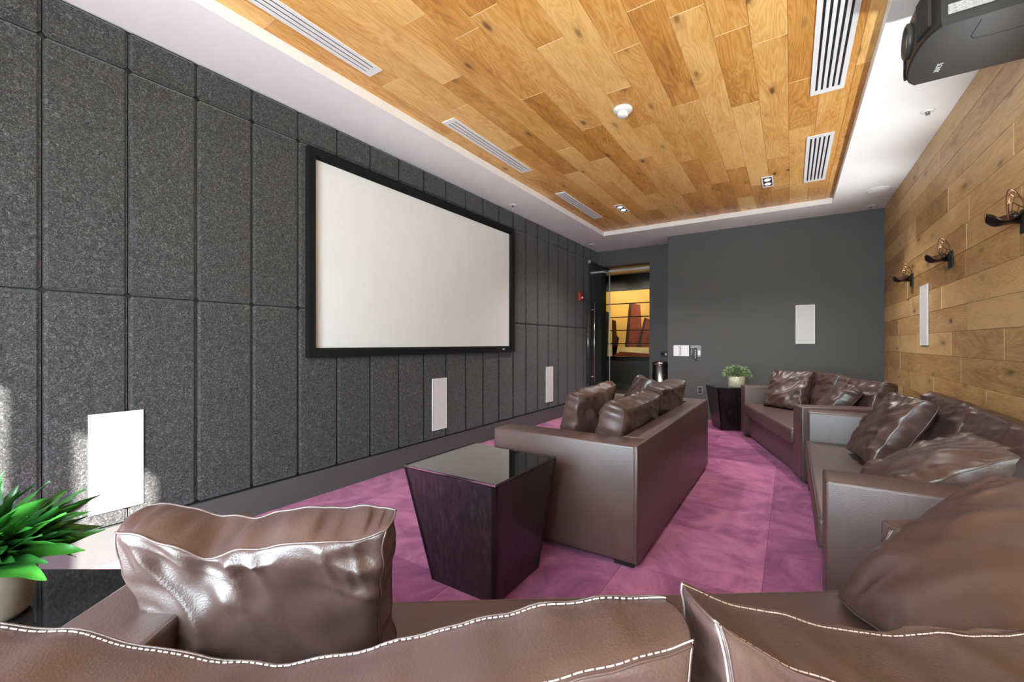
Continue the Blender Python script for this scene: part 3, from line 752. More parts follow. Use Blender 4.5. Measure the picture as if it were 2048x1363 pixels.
bm = bmesh.new(); tube(bm, [PL(0.635, 2.44, PZ0 - 0.0005), PL(0.632, 2.55, PZ0 - 0.0005), PL(0.645, 2.575, PZ0 - 0.0005), PL(0.70, 2.585, PZ0 - 0.0005), PL(0.90, 2.585, PZ0 - 0.0005)], 0.0012, 5); obj('cover_seam', bm, M['black'], t)
obj('rating_sticker', B(*[v for a, b in zip(PL(0.53, PY0 - 0.0015, 2.435), PL(0.66, PY0 + 0.001, 2.475)) for v in (a, b)]), M['label'], t)
def text_mesh(s, size, mat, parent, loc, rot):
    cu = bpy.data.curves.new('lettering', 'FONT'); cu.body = s; cu.size = size; cu.extrude = 0.0006; cu.align_x = 'CENTER'; cu.align_y = 'CENTER'
    tmp = bpy.data.objects.new('tmp_text', cu); COL.objects.link(tmp)
    bpy.context.view_layer.update()
    me = bpy.data.meshes.new_from_object(tmp.evaluated_get(bpy.context.evaluated_depsgraph_get()))
    bpy.data.objects.remove(tmp, do_unlink=True)
    me.materials.clear(); me.materials.append(mat)
    o = bpy.data.objects.new('lettering', me); link(o, parent); o.location = loc; o.rotation_euler = rot; return o
text_mesh('SONY', 0.030, M['print_w'], t, PL(0.575, 2.76, PZ0 - 0.0008), (math.pi, 0, math.radians(90)))
bm = bmesh.new(); lathe(bm, [(0.055, PZ1 - PZ0), (0.03, PZ1 - PZ0 + 0.012), (0.024, PZ1 - PZ0 + 0.02), (0.024, CZ - PZ0 - 0.012), (0.075, CZ - PZ0 - 0.008), (0.075, CZ - PZ0)], 24); obj('ceiling_mount', bm, M['projector_l'], t, smooth=True)

# ------------------------------------------------------------ things on the walls at the far end
t = tag(empty('fire_alarm', (XL + 0.001, 6.385, 1.80)), 'small red fire alarm strobe on the felt wall by the glass door', 'fire alarm')
obj('housing', B(0, 0.038, -0.05, 0.05, 0, 0.135, 0.006), M['red'], t)
bm = bmesh.new(); lathe(bm, [(0.0, 0.060), (0.014, 0.056), (0.020, 0.038)], 16, axis='X', org=(0, 0.012, 0.05)); obj('strobe_lens', bm, M['lens'], t, smooth=True)

t = tag(empty('switch_plate', (-1.380, YB - 0.001, 0.916)), 'bright metal triple switch plate on the charcoal end wall', 'switch plate')
obj('plate', B(-0.110, 0.110, -0.008, 0, 0, 0.164, 0.002, 1), M['white_gloss'], t)
for cx in (-0.062, 0.055): obj('rocker', B(cx - 0.033, cx + 0.033, -0.012, -0.006, 0.035, 0.128, 0.002, 1), M['white_gloss'], t)
for cx in (-0.030, -0.012): obj('slot', B(cx - 0.004, cx + 0.004, -0.0095, -0.007, 0.012, 0.152), M['black'], t)
t = tag(empty('control_plate', (-1.176, YB - 0.001, 0.912)), 'brushed metal plate behind the two remotes on the end wall', 'control plate')
obj('plate', B(-0.073, 0.073, -0.006, 0, 0, 0.168, 0.002, 1), M['grey_plate'], t)
obj('paddle', B(0.028, 0.064, -0.012, -0.005, 0.02, 0.09, 0.002, 1), M['white_gloss'], t)
def remote(label, cx, z0, w, hgt, rad):
    t = tag(empty('remote_control', (cx, YB - 0.008, z0)), label, 'remote control', 'remotes on the end wall')
    obj('body', B(-w / 2, w / 2, -0.020, 0, 0, hgt, rad, 3), M['black'], t)
    for k in range(5):
        obj('button', B(-0.006, 0.006, -0.022, -0.019, 0.018 + k * hgt * 0.16, 0.028 + k * hgt * 0.16, 0.001, 1), M['alu'], t)
remote('short rounded black remote next to the bright switch plate', -1.226, 0.915, 0.034, 0.122, 0.009)
remote('long flat black remote hanging lowest on the end wall', -1.178, 0.874, 0.042, 0.168, 0.004)
t = tag(empty('power_outlet', (-1.115, YB - 0.001, 0.362)), 'black power outlet low on the end wall', 'power outlet')
obj('plate', B(-0.034, 0.034, -0.007, 0, 0, 0.114, 0.002, 1), M['grey_plate'], t)
for z in (0.014, 0.062): obj('socket', B(-0.024, 0.024, -0.011, -0.006, z, z + 0.040, 0.004), M['black'], t)
t = tag(empty('card_reader', (-1.745, YA - 0.001, 0.885)), 'dark card reader on the alcove wall above the bin', 'card reader')
obj('plate', B(-0.06, 0.06, -0.010, 0, 0, 0.095, 0.003), M['black'], t)
obj('display', B(-0.040, 0.010, -0.012, -0.009, 0.02, 0.07, 0.001, 1), M['bglass'], t); obj('key', B(0.02, 0.046, -0.013, -0.009, 0.03, 0.06, 0.002, 1), M['alu'], t)

t = tag(empty('trash_can', (-1.745, 6.985, 0)), 'tall round steel trash can in the alcove', 'trash can')
bm = bmesh.new(); lathe(bm, [(0.0, 0.03), (0.124, 0.03), (0.126, 0.05), (0.126, 0.77), (0.0, 0.77)], 40); obj('body', bm, M['steel'], t, smooth=True)
bm = bmesh.new(); lathe(bm, [(0.0, 0.0), (0.128, 0.0), (0.130, 0.03), (0.0, 0.03)], 40); obj('base_ring', bm, M['black'], t, smooth=True)
bm = bmesh.new(); lathe(bm, [(0.128, 0.77), (0.130, 0.80), (0.118, 0.815), (0.07, 0.83), (0.0, 0.835)], 40); obj('lid', bm, M['steel'], t, smooth=True)

# corridor picture: five boards with an amber print (generic angular shapes)
AX0, AX1, AZ0, AZ1 = -4.02, -2.20, 0.782, 2.362
t = tag(empty('corridor_artwork', (AX0, 9.884, AZ0)), 'amber and rust printed artwork on stacked boards beyond the glass door', 'artwork')
aw, ah = AX1 - AX0, AZ1 - AZ0
bh = ah / 5
boards = []
for k in range(5):
    boards.append(obj('board', B(0, aw, -0.022, -0.002, k * bh + 0.012, (k + 1) * bh - 0.012, 0.001, 1), M['art_bg'], t))
obj('dark_backing', B(-0.005, aw + 0.005, -0.002, 0.0, -0.005, ah + 0.005), M['black'], t)
def art_shape(poly, mat, lvl):
    """cut a flat print shape into the five boards so the gaps stay open"""
    for k in range(5):
        z0, z1 = k * bh + 0.013, (k + 1) * bh - 0.013
        P = [Vector(p) for p in poly]
        for sgn, lim in ((1, z0), (-1, z1)):
            Q = []
            for a, b in zip(P, P[1:] + P[:1]):
                ia, ib = sgn * (a.y - lim) >= 0, sgn * (b.y - lim) >= 0
                if ia: Q.append(a)
                if ia != ib: Q.append(a + (b - a) * ((lim - a.y) / (b.y - a.y)))
            P = Q
            if len(P) < 3: break
        if len(P) < 3: continue
        bm = bmesh.new(); y0 = -0.0222 - 0.0006 * lvl
        f = [bm.verts.new((p.x, y0 - 0.0005, p.y)) for p in P]; g_ = [bm.verts.new((p.x, y0, p.y)) for p in P]
        bm.faces.new(f); bm.faces.new(list(reversed(g_)))
        for q in range(len(P)): bm.faces.new((f[q], g_[q], g_[(q + 1) % len(P)], f[(q + 1) % len(P)]))
        bmesh.ops.recalc_face_normals(bm, faces=bm.faces[:])
        obj('print', bm, mat, boards[k])
art_shape([(0.0, 0.0), (aw, 0.0), (aw, 0.17), (0.75, 0.26), (0.0, 0.20)], M['art_lt'], 1)
art_shape([(0.05, 0.0), (0.0, 0.62), (0.24, 1.12), (0.36, 1.07), (0.30, 0.0)], M['art_d'], 1)
for k in range(9): art_shape([(0.13, 0.06 + 0.11 * k), (0.27, 0.07 + 0.11 * k), (0.27, 0.12 + 0.11 * k), (0.14, 0.11 + 0.11 * k)], M['art_lt'], 2)
art_shape([(0.43, 0.0), (0.42, 0.90), (0.52, 0.86), (0.54, 0.52), (0.60, 0.45), (0.52, 0.02)], M['art_d'], 1)
art_shape([(0.74, 0.24), (0.84, 1.28), (1.10, 1.22), (1.16, 0.24)], M['art_r'], 3)
art_shape([(0.74, 0.24), (0.84, 1.28), (0.90, 1.265), (0.82, 0.24)], M['art_d'], 5)
art_shape([(1.02, 0.24), (1.20, 0.92), (1.50, 0.80), (1.50, 0.24)], M['art_r'], 4)
art_shape([(1.02, 0.24), (1.20, 0.92), (1.24, 0.90), (1.10, 0.24)], M['art_d'], 6)
art_shape([(1.30, 0.10), (1.30, 0.60), (1.60, 0.66), (1.60, 0.12)], M['art_r'], 2)
art_shape([(0.42, 0.02), (aw, 0.0), (aw, 0.06), (0.62, 0.13)], M['art_r'], 2)
# corridor lamps that light it
for k, cx in enumerate((-3.55, -2.75)):
    t = tag(empty('corridor_downlight', (cx, 9.1, CZ)), 'corridor ceiling downlight to the %s of the doorway' % ('left' if k == 0 else 'right'), 'downlight')
    bm = bmesh.new(); lathe(bm, [(0.0, 0.0), (0.05, 0.0), (0.05, -0.006), (0.036, -0.008), (0.036, -0.002), (0.0, -0.002)], 24); obj('trim_ring', bm, M['white_gloss'], t, smooth=True)
    bm = bmesh.new(); lathe(bm, [(0.0, -0.005), (0.034, -0.005), (0.034, -0.003), (0.0, -0.003)], 20); obj('lamp', bm, M['lamp'], t)
    ld = bpy.data.lights.new('corridor_beam', 'SPOT'); ld.energy = 60; ld.spot_size = math.radians(110); ld.spot_blend = 0.7; ld.color = (1.0, 0.86, 0.66); ld.shadow_soft_size = 0.04
    lo = bpy.data.objects.new('corridor_beam', ld); COL.objects.link(lo); lo.parent = t; lo.location = (0, 0, -0.02); lo.rotation_euler = (math.radians(28), 0, 0)

# ------------------------------------------------------------ sofas
AW, BT, SH, AH = 0.19, 0.14, 0.405, 0.61
def soft_box(x0, x1, y0, y1, z0, z1, bev, crown=0.0, nx=12, ny=6):
    bm = B(x0, x1, y0, y1, z0, z1, bev=bev, seg=3)
    return bm
def sofa(name, label, loc, ang, L, D, group):
    t = tag(empty(name, (loc[0], loc[1], 0), math.radians(ang)), label, 'sofa', group)
    zb = 0.032
    for s in (0, 1):
        x0 = 0 if s == 0 else L - AW
        a = obj('arm', B(x0, x0 + AW, -D + 0.012, 0, zb, AH, bev=0.012, seg=3), M['leather'], t, smooth=True)
        bm = bmesh.new(); e = 0.006
        for xs in (x0 + e, x0 + AW - e):
            tube(bm, [(xs, -e, zb + 0.02), (xs, -e, AH - e - 0.004), (xs, -e - 0.004, AH - e), (xs, -D + 0.02, AH - e)], 0.0042, 6)
        tube(bm, [(x0 + e, -e, AH - e), (x0 + AW - e, -e, AH - e)], 0.0036, 6)
        obj('piping', bm, M['piping'], a, smooth=True)
    b = obj('back', B(AW - 0.002, L - AW + 0.002, -D + 0.008, -D + BT, zb, AH, bev=0.012, seg=3), M['leather'], t, smooth=True)
    ob = obj('outer_back', B(0.0, L, -D, -D + 0.022, zb, AH + 0.001, bev=0.008, seg=3), M['leather'], t, smooth=True)
    bm = bmesh.new(); tube(bm, [(0.004, -D + 0.004, zb + 0.01), (0.004, -D + 0.004, AH - 0.006), (0.008, -D + 0.005, AH - 0.002), (L - 0.008, -D + 0.005, AH - 0.002), (L - 0.004, -D + 0.004, AH - 0.006), (L - 0.004, -D + 0.004, zb + 0.01)], 0.0042, 6)
    for xs in (AW, L - AW): tube(bm, [(xs, -D + 0.01, AH), (xs, -D + BT - 0.006, AH), (xs, -D + BT, AH - 0.01)], 0.003, 6)
    obj('piping', bm, M['piping'], ob, smooth=True)
    # bench seat cushion, slightly crowned
    bm = B(AW + 0.003, L - AW - 0.003, -D + BT - 0.01, 0.018, 0.275, SH, bev=0.022, seg=3)
    sc = obj('seat_cushion', bm, M['leather'], t, smooth=True)
    bm = bmesh.new(); tube(bm, [(AW + 0.012, -0.20, SH - 0.004), (AW + 0.010, 0.004, SH - 0.006), (AW + 0.02, 0.0105, SH - 0.006), (L - AW - 0.02, 0.0105, SH - 0.006), (L - AW - 0.010, 0.004, SH - 0.006), (L - AW - 0.012, -0.20, SH - 0.004)], 0.003, 6)
    tube(bm, [(AW + 0.02, 0.0115, 0.283), (L - AW - 0.02, 0.0115, 0.283)], 0.003, 6)
    obj('piping', bm, M['piping'], sc, smooth=True)
    obj('base', B(AW - 0.002, L - AW + 0.002, -D + 0.03, -0.045, 0.034, 0.277, bev=0.006), M['leather'], t)
    for fx in (0.03, L - 0.15):
        for fy in (-D + 0.03, -0.15):
            obj('foot', B(fx, fx + 0.12, fy, fy + 0.10, 0, zb + 0.004, bev=0.003), M['black'], t)
    return t
SG = 'brown leather sofas'
NA = 35.8; cN, sN = math.cos(math.radians(NA)), math.sin(math.radians(NA))
def near(u, v, z=0.0): return Vector((u * cN - v * sN, u * sN + v * cN, z))
def nvec(u, v, z): return Vector((u * cN - v * sN, u * sN + v * cN, z))
sofa('leather_sofa', 'brown leather sofa across the bottom of the picture, seen over its back cushions', near(-0.77, 1.165), NA, 2.06, 0.88, SG)
sofa('leather_sofa', 'brown leather sofa along the oak wall, between two other sofas', (0.105, 1.925), 90, 2.03, 0.83, SG)
TA = 107.5
tx = Vector((math.cos(math.radians(TA)), math.sin(math.radians(TA)), 0)); ty = Vector((-tx.y, tx.x, 0))
T0 = Vector((0.070, 4.02, 0))
def third(u, v, z=0.0): return T0 + tx * u + ty * v + Vector((0, 0, z))
sofa('leather_sofa', 'brown leather sofa set at an angle in the far corner by the end wall', T0, TA, 1.94, 0.85, SG)
sofa('leather_sofa', 'brown leather sofa in the middle of the room with its back to the aisle', (-1.475, 2.05), 90, 2.08, 0.855, SG)

# ------------------------------------------------------------ cushions
def pillow(name, label, cat, group, C, R, U, w, h, t_edge=0.10, bulge=0.07, seed=0, wr=0.012, pinch=0.05, sag=None, clamps=(), stitch=False, n=56):
    C = Vector(C); R = Vector(R).normalized(); U = Vector(U); U = (U - R * U.dot(R)).normalized(); Nn = R.cross(U)
    sd = Vector((seed * 13.7, seed * 7.3, seed * 3.1))
    def face(a, b, s):
        x = w / 2 * a * (1 - pinch * (1 - b * b) * abs(a) ** 3)
        y = h / 2 * b * (1 - pinch * (1 - a * a) * abs(b) ** 3)
        cr = (a * a * b * b) ** 3
        th = t_edge / 2 * (1 - 0.30 * cr) + bulge * (1 - 0.22 * b) * (max(0, (1 - a * a) * (1 - b * b))) ** 0.55
        ea, eb = math.exp(-(1 - abs(a)) / 0.28), math.exp(-(1 - abs(b)) / 0.28)
        fa = noise.noise(Vector((b * 4.2 * h / 0.45, math.copysign(1, a) * 3 + s, 0.8 * a)) + sd)
        fb = noise.noise(Vector((a * 4.2 * w / 0.45, math.copysign(1, b) * 5 + s * 2, 0.8 * b)) + sd)
        ins = (1 - abs(a) ** 8) * (1 - abs(b) ** 8)
        big = noise.noise(Vector((a * 1.3, b * 1.3, s)) + sd * 2)
        # diagonal pull folds running in from the corners
        dg = noise.noise(Vector(((a + b) * 3.4, (a - b) * 0.9, s * 2)) + sd) * 0.5 + noise.noise(Vector(((a - b) * 3.4, (a + b) * 0.9, s * 4)) + sd) * 0.5
        ra = (1 - min(1, abs(noise.noise(Vector((b * 3.1 * h / 0.45 + 0.9 * a, math.copysign(2, a), s)) + sd * 3)) * 2.6)) ** 2
        rb = (1 - min(1, abs(noise.noise(Vector((a * 3.1 * w / 0.45 + 0.9 * b, math.copysign(4, b), s)) + sd * 3)) * 2.6)) ** 2
        rd = (1 - min(1, abs(noise.noise(Vector(((a + b) * 1.9, (a - b) * 0.6, s * 2)) + sd * 4)) * 3.0)) ** 2
        th += wr * ins * (1.2 * fa * ea + 1.2 * fb * eb + 0.9 * big + 1.0 * dg * (0.25 + abs(a * b)) + 1.2 * ra * ea + 1.2 * rb * eb + 0.7 * rd - 0.8)
        # edges wander a little
        x += wr * 0.55 * fa * ea * abs(a); y += wr * 0.55 * fb * eb * abs(b)
        return Vector((x, y, s * th))
    def place(p, a, b):
        if sag: p = sag(p, a, b)
        q = R * p.x + U * p.y + Nn * p.z + C
        for cl in clamps: q = cl(q)
        return q - C
    bm = bmesh.new(); G = {}
    for s in (1, -1):
        for i in range(n + 1):
            for j in range(n + 1):
                a = math.sin((2 * i / n - 1) * math.pi / 2 * 0.92) / math.sin(math.pi / 2 * 0.92); b = math.sin((2 * j / n - 1) * math.pi / 2 * 0.92) / math.sin(math.pi / 2 * 0.92)
                G[s, i, j] = bm.verts.new(place(face(a, b, s), a, b))
        for i in range(n):
            for j in range(n):
                q = (G[s, i, j], G[s, i + 1, j], G[s, i + 1, j + 1], G[s, i, j + 1])
                bm.faces.new(q if s > 0 else tuple(reversed(q)))
    loop = [(i, 0) for i in range(n)] + [(n, j) for j in range(n)] + [(i, n) for i in range(n, 0, -1)] + [(0, j) for j in range(n, 0, -1)]
    K = 4; m = len(loop); cols = []
    for li, (i, j) in enumerate(loop):
        p, q = G[1, i, j].co, G[-1, i, j].co
        mid_out = ((p + q) / 2)
        outw = (mid_out - Nn * mid_out.dot(Nn)); outw = outw.normalized() if outw.length > 1e-6 else R
        col = [G[1, i, j]]
        for k in range(1, K):
            f = k / K
            bl = math.sin(math.pi * f) * (0.006 + wr * 0.9 * noise.noise(Vector((li * 0.22, 1.7, 0)) + sd))
            qv = p.lerp(q, f) + outw * bl
            for cl in clamps: qv = cl(qv + C) - C
            col.append(bm.verts.new(qv))
        col.append(G[-1, i, j]); cols.append(col)
    for li in range(m):
        A, D_ = cols[li], cols[(li + 1) % m]
        for k in range(K): bm.faces.new((A[k], A[k + 1], D_[k + 1], D_[k]))
    bmesh.ops.recalc_face_normals(bm, faces=bm.faces[:])
    lp = {s: [G[s, i, j].co.copy() for i, j in loop] for s in (1, -1)}
    inn = {s: [G[s, min(max(i, 1), n - 1), min(max(j, 1), n - 1)].co.copy() for i, j in loop] for s in (1, -1)}
    gus = [c[1].co.copy() for c in cols], [c[K - 1].co.copy() for c in cols]
    sh = {frozenset((loop[k], loop[(k + 1) % m])) for k in range(m)}
    o = obj(name, bm, M['leather_p'], None, smooth=True, loc=C)
    tag(o, label, cat, group)
    bm = bmesh.new()
    for s in (1, -1): tube(bm, lp[s], 0.0016 if stitch else 0.0026, 6, closed=True)
    obj('piping', bm, M['leather_p'] if stitch else M['piping'], o, smooth=True)
    if stitch:
        bm = bmesh.new()
        for s, gl in ((1, gus[0]), (-1, gus[1])):
            P = []
            for k in range(m):
                d = (gl[k] - lp[s][k]); d = d.normalized() if d.length > 1e-6 else Nn
                dn = (lp[s][k].normalized())
                P.append(lp[s][k] + d * 0.0065 + (inn[s][k] - lp[s][k]) * 0.0 + dn * 0.002)
            # resample to 7 mm stitches
            acc = 0.0; on = 0.0
            for k in range(m):
                a_, b_ = P[k], P[(k + 1) % m]; ln = (b_ - a_).length; x = 0.0
                while x < ln:
                    e = min(x + 0.0052, ln)
                    if e - x > 0.002: tube(bm, [a_.lerp(b_, x / ln), a_.lerp(b_, e / ln)], 0.0011, 4)
                    x += 0.0072
        st = obj('stitching', bm, M['thread'], o); st['kind'] = 'stuff'
    return o
def floor_clamp(z):
    def f(q):
        return Vector((q.x, q.y, max(q.z, z))) if q.z < z else q
    return f
SEAT = floor_clamp(SH + 0.003)
def near_arm_clamp(u0, u1, top):
    def f(q):
        u = q.x * cN + q.y * sN; v = -q.x * sN + q.y * cN
        d = max(u0 - u, u - u1, 0.0)          # sink away softly beside the arm
        lim = top - (top - SH) * min(1.0, d / 0.11)
        if v < 1.18 and q.z < lim:
            return Vector((q.x, q.y, max(lim - (lim - q.z) * 0.16, SH + 0.003)))
        return q
    return f
TG, BG = 'leather throw pillows', 'leather back cushions'
# --- near sofa
def sagM(p, a, b):
    if b > -0.5:
        f = (b + 0.5) / 1.5
        p = p.copy(); p.y -= (0.5 * f * f + 0.5 * f ** 4) * (0.074 * math.exp(-((a + 0.15) / 0.60) ** 2))
    return p
pillow('back_cushion', 'left back cushion of the near sofa, pale stitching along its sagging top', 'cushion', BG,
       near(-0.205, 0.490, 0.597), nvec(1, 0, 0), nvec(0, -0.03, 1), 0.83, 0.385, 0.125, 0.022, seed=1, wr=0.015, sag=sagM, clamps=(SEAT,), stitch=True, n=72)
def sagN(p, a, b):
    if b > -0.5:
        f = (b + 0.5) / 1.5
        p = p.copy(); p.y -= (0.5 * f * f + 0.5 * f ** 6) * 0.092 * (1 - math.exp(-(a + 1) / 0.35))
    return p
pillow('back_cushion', 'right back cushion of the near sofa, its raised corner at the picture bottom', 'cushion', BG,
       near(0.645, 0.490, 0.607), nvec(1, 0, 0), nvec(0, -0.03, 1), 0.81, 0.41, 0.125, 0.022, seed=2, wr=0.015, sag=sagN, clamps=(SEAT,), stitch=True, n=72)
def sagO(p, a, b):
    if b > -0.3:
        f = (b + 0.3) / 1.3
        p = p.copy(); p.y -= f * f * 0.032 * math.exp(-((a + 0.32) / 0.34) ** 2)
    if b < 0.6 and a < 0:
        p = p.copy(); p.x += 0.075 * (0.6 - b) / 1.6 * (-a)
    return p
pillow('throw_pillow', 'large throw pillow with a dented top at the left end of the near sofa', 'pillow', TG,
       near(-0.450, 0.895, 0.572), nvec(1, 0.03, -0.045), nvec(0, -0.26, 1), 0.475, 0.41, 0.105, 0.055, seed=3, wr=0.021, sag=sagO,
       clamps=(SEAT,), n=90)
pillow('throw_pillow', 'large throw pillow at the right end of the near sofa, leaning on its arm', 'pillow', TG,
       near(1.165, 0.885, 0.558), nvec(0.02, 1, 0), nvec(0.80, 0.0, 0.60), 0.46, 0.54, 0.09, 0.085, seed=4, wr=0.012, pinch=-0.05,
       clamps=(SEAT, near_arm_clamp(1.11, 1.35, AH + 0.004)), n=90)
# --- sofa along the oak wall
pillow('back_cushion', 'far back cushion of the sofa along the oak wall', 'cushion', BG, (0.735, 3.345, 0.600), (0, 1, 0), (0.30, 0, 1), 0.80, 0.39, 0.13, 0.055, seed=5, wr=0.020, clamps=(SEAT,))
pillow('back_cushion', 'near back cushion of the sofa along the oak wall, at the right picture edge', 'cushion', BG, (0.735, 2.535, 0.600), (0, 1, 0), (0.30, 0, 1), 0.80, 0.39, 0.13, 0.055, seed=6, wr=0.020, clamps=(SEAT,))
pillow('throw_pillow', 'upright throw pillow on the oak wall sofa, two seams running down its side', 'pillow', TG, (0.475, 3.28, 0.605), (-0.16, 1, 0), (0.50, 0.10, 0.86), 0.44, 0.44, 0.09, 0.055, seed=7, wr=0.020, clamps=(SEAT,))
pillow('throw_pillow', 'reclining throw pillow behind the near arm of the oak wall sofa', 'pillow', TG, (0.505, 2.46, 0.560), (-0.06, 1, 0), (0.80, 0.02, 0.50), 0.46, 0.46, 0.10, 0.060, seed=8, wr=0.020, clamps=(SEAT,))
# --- angled sofa in the far corner
pillow('back_cushion', 'far back cushion of the angled corner sofa', 'cushion', BG, third(1.355, -0.635, 0.600), tx, -0.28 * ty + Vector((0, 0, 1)), 0.73, 0.41, 0.12, 0.05, seed=9, wr=0.020, clamps=(SEAT,))
pillow('back_cushion', 'near back cushion of the angled corner sofa, against the oak wall', 'cushion', BG, third(0.585, -0.635, 0.595), tx, -0.28 * ty + Vector((0, 0, 1)), 0.73, 0.40, 0.12, 0.05, seed=10, wr=0.020, clamps=(SEAT,))
pillow('throw_pillow', 'throw pillow next to the far arm of the angled corner sofa', 'pillow', TG, third(1.455, -0.36, 0.600), (-0.80, 0.60, 0), Vector((0.28, 0.34, 1)), 0.44, 0.43, 0.08, 0.055, seed=11, wr=0.020, clamps=(SEAT,))
pillow('throw_pillow', 'throw pillow lying low behind the far arm of the oak wall sofa', 'pillow', TG, third(0.47, -0.41, 0.585), tx * 0.95 - ty * 0.2, -0.62 * ty + Vector((0, 0, 0.8)) + tx * 0.1, 0.44, 0.40, 0.09, 0.055, seed=12, wr=0.020, clamps=(SEAT,))
# --- middle sofa
pillow('back_cushion', 'near back cushion of the middle sofa', 'cushion', BG, (-0.860, 2.665, 0.585), (0, 1, 0), (0.26, 0, 1), 0.80, 0.37, 0.13, 0.05, seed=13, wr=0.020, clamps=(SEAT,))
pillow('back_cushion', 'far back cushion of the middle sofa', 'cushion', BG, (-0.860, 3.490, 0.600), (0, 1, 0), (0.26, 0, 1), 0.80, 0.40, 0.13, 0.05, seed=14, wr=0.020, clamps=(SEAT,))
pillow('throw_pillow', 'throw pillow on the near half of the middle sofa', 'pillow', TG, (-1.10, 2.56, 0.620), (0.18, 1, 0.08), (0.28, 0, 1), 0.44, 0.43, 0.09, 0.055, seed=15, wr=0.020, clamps=(SEAT,))
pillow('throw_pillow', 'throw pillow on the far half of the middle sofa', 'pillow', TG, (-1.07, 3.52, 0.620), (-0.5, 1, 0), (0.36, 0.22, 1), 0.44, 0.43, 0.09, 0.055, seed=16, wr=0.020, clamps=(SEAT,))

# ------------------------------------------------------------ tapered side tables
def side_table(label, loc, rz, top, bot, hgt, shift=(0, 0)):
    t = tag(empty('side_table', (loc[0], loc[1], 0), rz), label, 'side table', 'black tapered side tables')
    h, b = top / 2, bot / 2; zt = hgt - 0.012
    cs = [(-1, -1), (1, -1), (1, 1), (-1, 1)]
    for k in range(4):
        (ax, ay), (bx, by) = cs[k], cs[(k + 1) % 4]
        bm = bmesh.new()
        P = [Vector((ax * b + shift[0], ay * b + shift[1], 0.004)), Vector((bx * b + shift[0], by * b + shift[1], 0.004)), Vector((bx * h, by * h, zt)), Vector((ax * h, ay * h, zt))]
        ins = Vector((-(ax + bx) / 2, -(ay + by) / 2, 0)) * 0.02
        o_ = [bm.verts.new(p) for p in P]; i_ = [bm.verts.new(p + ins - Vector(((bx - ax), (by - ay), 0)) * (0.0)) for p in P]
        bm.faces.new(o_); bm.faces.new(list(reversed(i_)))
        for q in range(4): bm.faces.new((o_[q], i_[q], i_[(q + 1) % 4], o_[(q + 1) % 4]))
        bmesh.ops.recalc_face_normals(bm, faces=bm.faces[:])
        obj('side_panel', bm, M['dwood'], t)
    obj('top_board', B(-h + 0.004, h - 0.004, -h + 0.004, h - 0.004, zt - 0.02, zt + 0.001), M['dwood'], t)
    obj('glass_top', B(-h, h, -h, h, zt + 0.001, hgt, bev=0.002), M['bglass'], t)
    obj('plinth', B(-b + 0.02 + shift[0], b - 0.02 + shift[0], -b + 0.02 + shift[1], b - 0.02 + shift[1], 0, 0.02), M['black'], t)
    return t
side_table('black glass-topped tapered table in front of the middle sofa arm', (-1.235, 1.628), 0, 0.52, 0.365, 0.55, (0.01, 0.015))
side_table('black tapered table in the far corner carrying the small shrub', (-0.665, 6.195), math.radians(25.5), 0.46, 0.33, 0.55)
tn = near(-1.045, 0.848)
side_table('black glass-topped table at the left end of the near sofa, under the leafy plant', (tn.x, tn.y), math.radians(NA - 2.2), 0.51, 0.365, 0.55)

# ------------------------------------------------------------ plants
def leaf_bm(L, Wd, bend, fold, wav, seed):
    bm = bmesh.new(); nl, nw = 12, 4; rows_ = []
    for i in range(nl + 1):
        u = i / nl
        wd = Wd * (math.sin(math.pi * u ** 0.85) ** 0.9) * (1 - 0.25 * u) + 0.0012
        z = -bend * u * u; y = L * u
        row = []
        for j in range(nw + 1):
            q = 2 * j / nw - 1
            row.append(bm.verts.new((wd * q, y, z + fold * abs(q) * wd + wav * math.sin(u * 15 + seed + q) * abs(q))))
        rows_.append(row)
    for i in range(nl):
        for j in range(nw): bm.faces.new((rows_[i][j], rows_[i][j + 1], rows_[i + 1][j + 1], rows_[i + 1][j]))
    return bm
def aim(o, base, d, roll):
    d = Vector(d).normalized(); q = d.to_track_quat('Y', 'Z'); o.rotation_mode = 'QUATERNION'
    from mathutils import Quaternion
    o.rotation_quaternion = q @ Quaternion((0, 1, 0), roll); o.location = base
pc = near(-1.031, 0.912)
t = tag(empty('leafy_plant', (pc.x, pc.y, 0.5502)), 'leafy green plant in a stoneware pot at the left picture edge', 'potted plant')
bm = bmesh.new(); lathe(bm, [(0.0, 0.0), (0.055, 0.0), (0.062, 0.01), (0.074, 0.105), (0.076, 0.11), (0.070, 0.112), (0.066, 0.095), (0.0, 0.095)], 40); obj('pot', bm, M['pot'], t, smooth=True)
bm = bmesh.new(); lathe(bm, [(0.0, 0.098), (0.05, 0.099), (0.066, 0.096)], 20); obj('soil', bm, M['soil'], t, smooth=True)
leaf_meshes = []
for k in range(6):
    bm = leaf_bm(0.13 + 0.012 * k, 0.019 + 0.003 * (k % 3), 0.015 + 0.012 * (k % 4), 0.35, 0.0022, k * 1.7)
    me = bpy.data.meshes.new('leaf'); bm.to_mesh(me); bm.free(); me.materials.append(M['leaf'])
    for p in me.polygons: p.use_smooth = True
    leaf_meshes.append(me)
rnd = random.Random(5)
for k in range(110):
    o = bpy.data.objects.new('leaf', leaf_meshes[k % 6]); link(o, t)
    az = rnd.uniform(0, 2 * math.pi)
    el = rnd.uniform(0.15, 1.25) if k % 3 else rnd.uniform(0.7, 1.35)
    d = Vector((math.cos(az) * math.cos(el), math.sin(az) * math.cos(el), math.sin(el))) + nvec(0.75, 0.05, 0) * rnd.uniform(0.2, 1.1)
    r0 = rnd.uniform(0, 0.045); hz = rnd.uniform(0.10, 0.155)
    aim(o, Vector((math.cos(az) * r0, math.sin(az) * r0, hz)), d, rnd.uniform(-0.9, 0.9))
    s = rnd.uniform(0.55, 1.0); o.scale = (s, s, s)
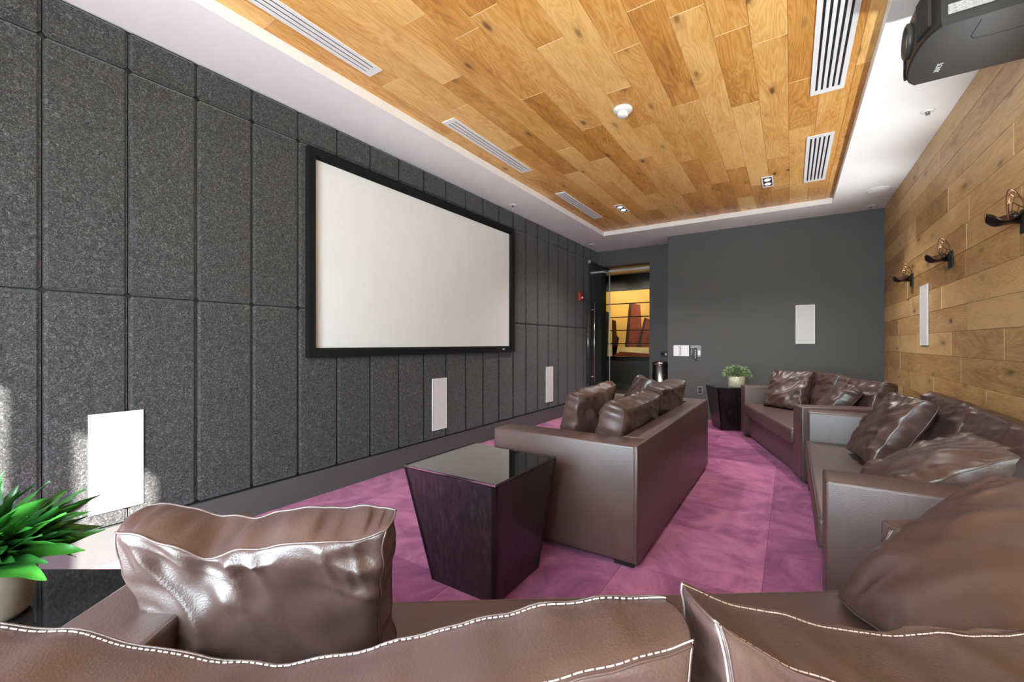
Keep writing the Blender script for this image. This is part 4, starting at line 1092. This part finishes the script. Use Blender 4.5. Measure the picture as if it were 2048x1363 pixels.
bm = bmesh.new()
for k in range(16):
    az = rnd.uniform(0, 2 * math.pi); r0 = rnd.uniform(0, 0.04)
    a = Vector((math.cos(az) * r0, math.sin(az) * r0, 0.095)); tube(bm, [a, a + Vector((math.cos(az) * 0.02, math.sin(az) * 0.02, 0.07))], 0.0025, 5)
obj('stems', bm, M['stem'], t, smooth=True)

t = tag(empty('small_shrub', (-0.585, 6.16, 0.5502)), 'small round shrub in a cream pot on the far corner table', 'potted plant')
bm = bmesh.new(); lathe(bm, [(0.0, 0.0), (0.092, 0.0), (0.098, 0.006), (0.098, 0.130), (0.095, 0.134), (0.090, 0.130), (0.090, 0.115), (0.0, 0.115)], 40); obj('pot', bm, M['pot_c'], t, smooth=True)
bm = bmesh.new()
for k in range(620):
    az = rnd.uniform(0, 2 * math.pi); el = rnd.uniform(-0.25, 1.5); r0 = rnd.uniform(0.35, 1.0) ** 0.6
    c = Vector((0.165 * r0 * math.cos(az) * math.cos(el), 0.165 * r0 * math.sin(az) * math.cos(el), 0.150 + 0.125 * r0 * math.sin(el)))
    if c.z < 0.118 and math.hypot(c.x, c.y) < 0.10: c.z = 0.14
    d = Vector((math.cos(az) + rnd.uniform(-0.6, 0.6), math.sin(az) + rnd.uniform(-0.6, 0.6), rnd.uniform(-0.3, 0.9))).normalized()
    sd_ = d.orthogonal().normalized(); nn = d.cross(sd_); L = rnd.uniform(0.014, 0.026); wd = L * 0.38
    v = [bm.verts.new(c), bm.verts.new(c + d * L * 0.5 + sd_ * wd + nn * 0.002), bm.verts.new(c + d * L), bm.verts.new(c + d * L * 0.5 - sd_ * wd + nn * 0.002)]
    bm.faces.new(v)
f = obj('foliage', bm, M['leaf_s'], t); f['kind'] = 'stuff'
bm = bmesh.new()
for k in range(30):
    az = rnd.uniform(0, 2 * math.pi); el = rnd.uniform(0.1, 1.4)
    e = Vector((0.14 * math.cos(az) * math.cos(el), 0.14 * math.sin(az) * math.cos(el), 0.150 + 0.10 * math.sin(el)))
    tube(bm, [Vector((e.x * 0.15, e.y * 0.15, 0.115)), Vector((e.x * 0.5, e.y * 0.5, 0.15)), e], 0.0016, 4)
obj('twigs', bm, M['stem'], t)
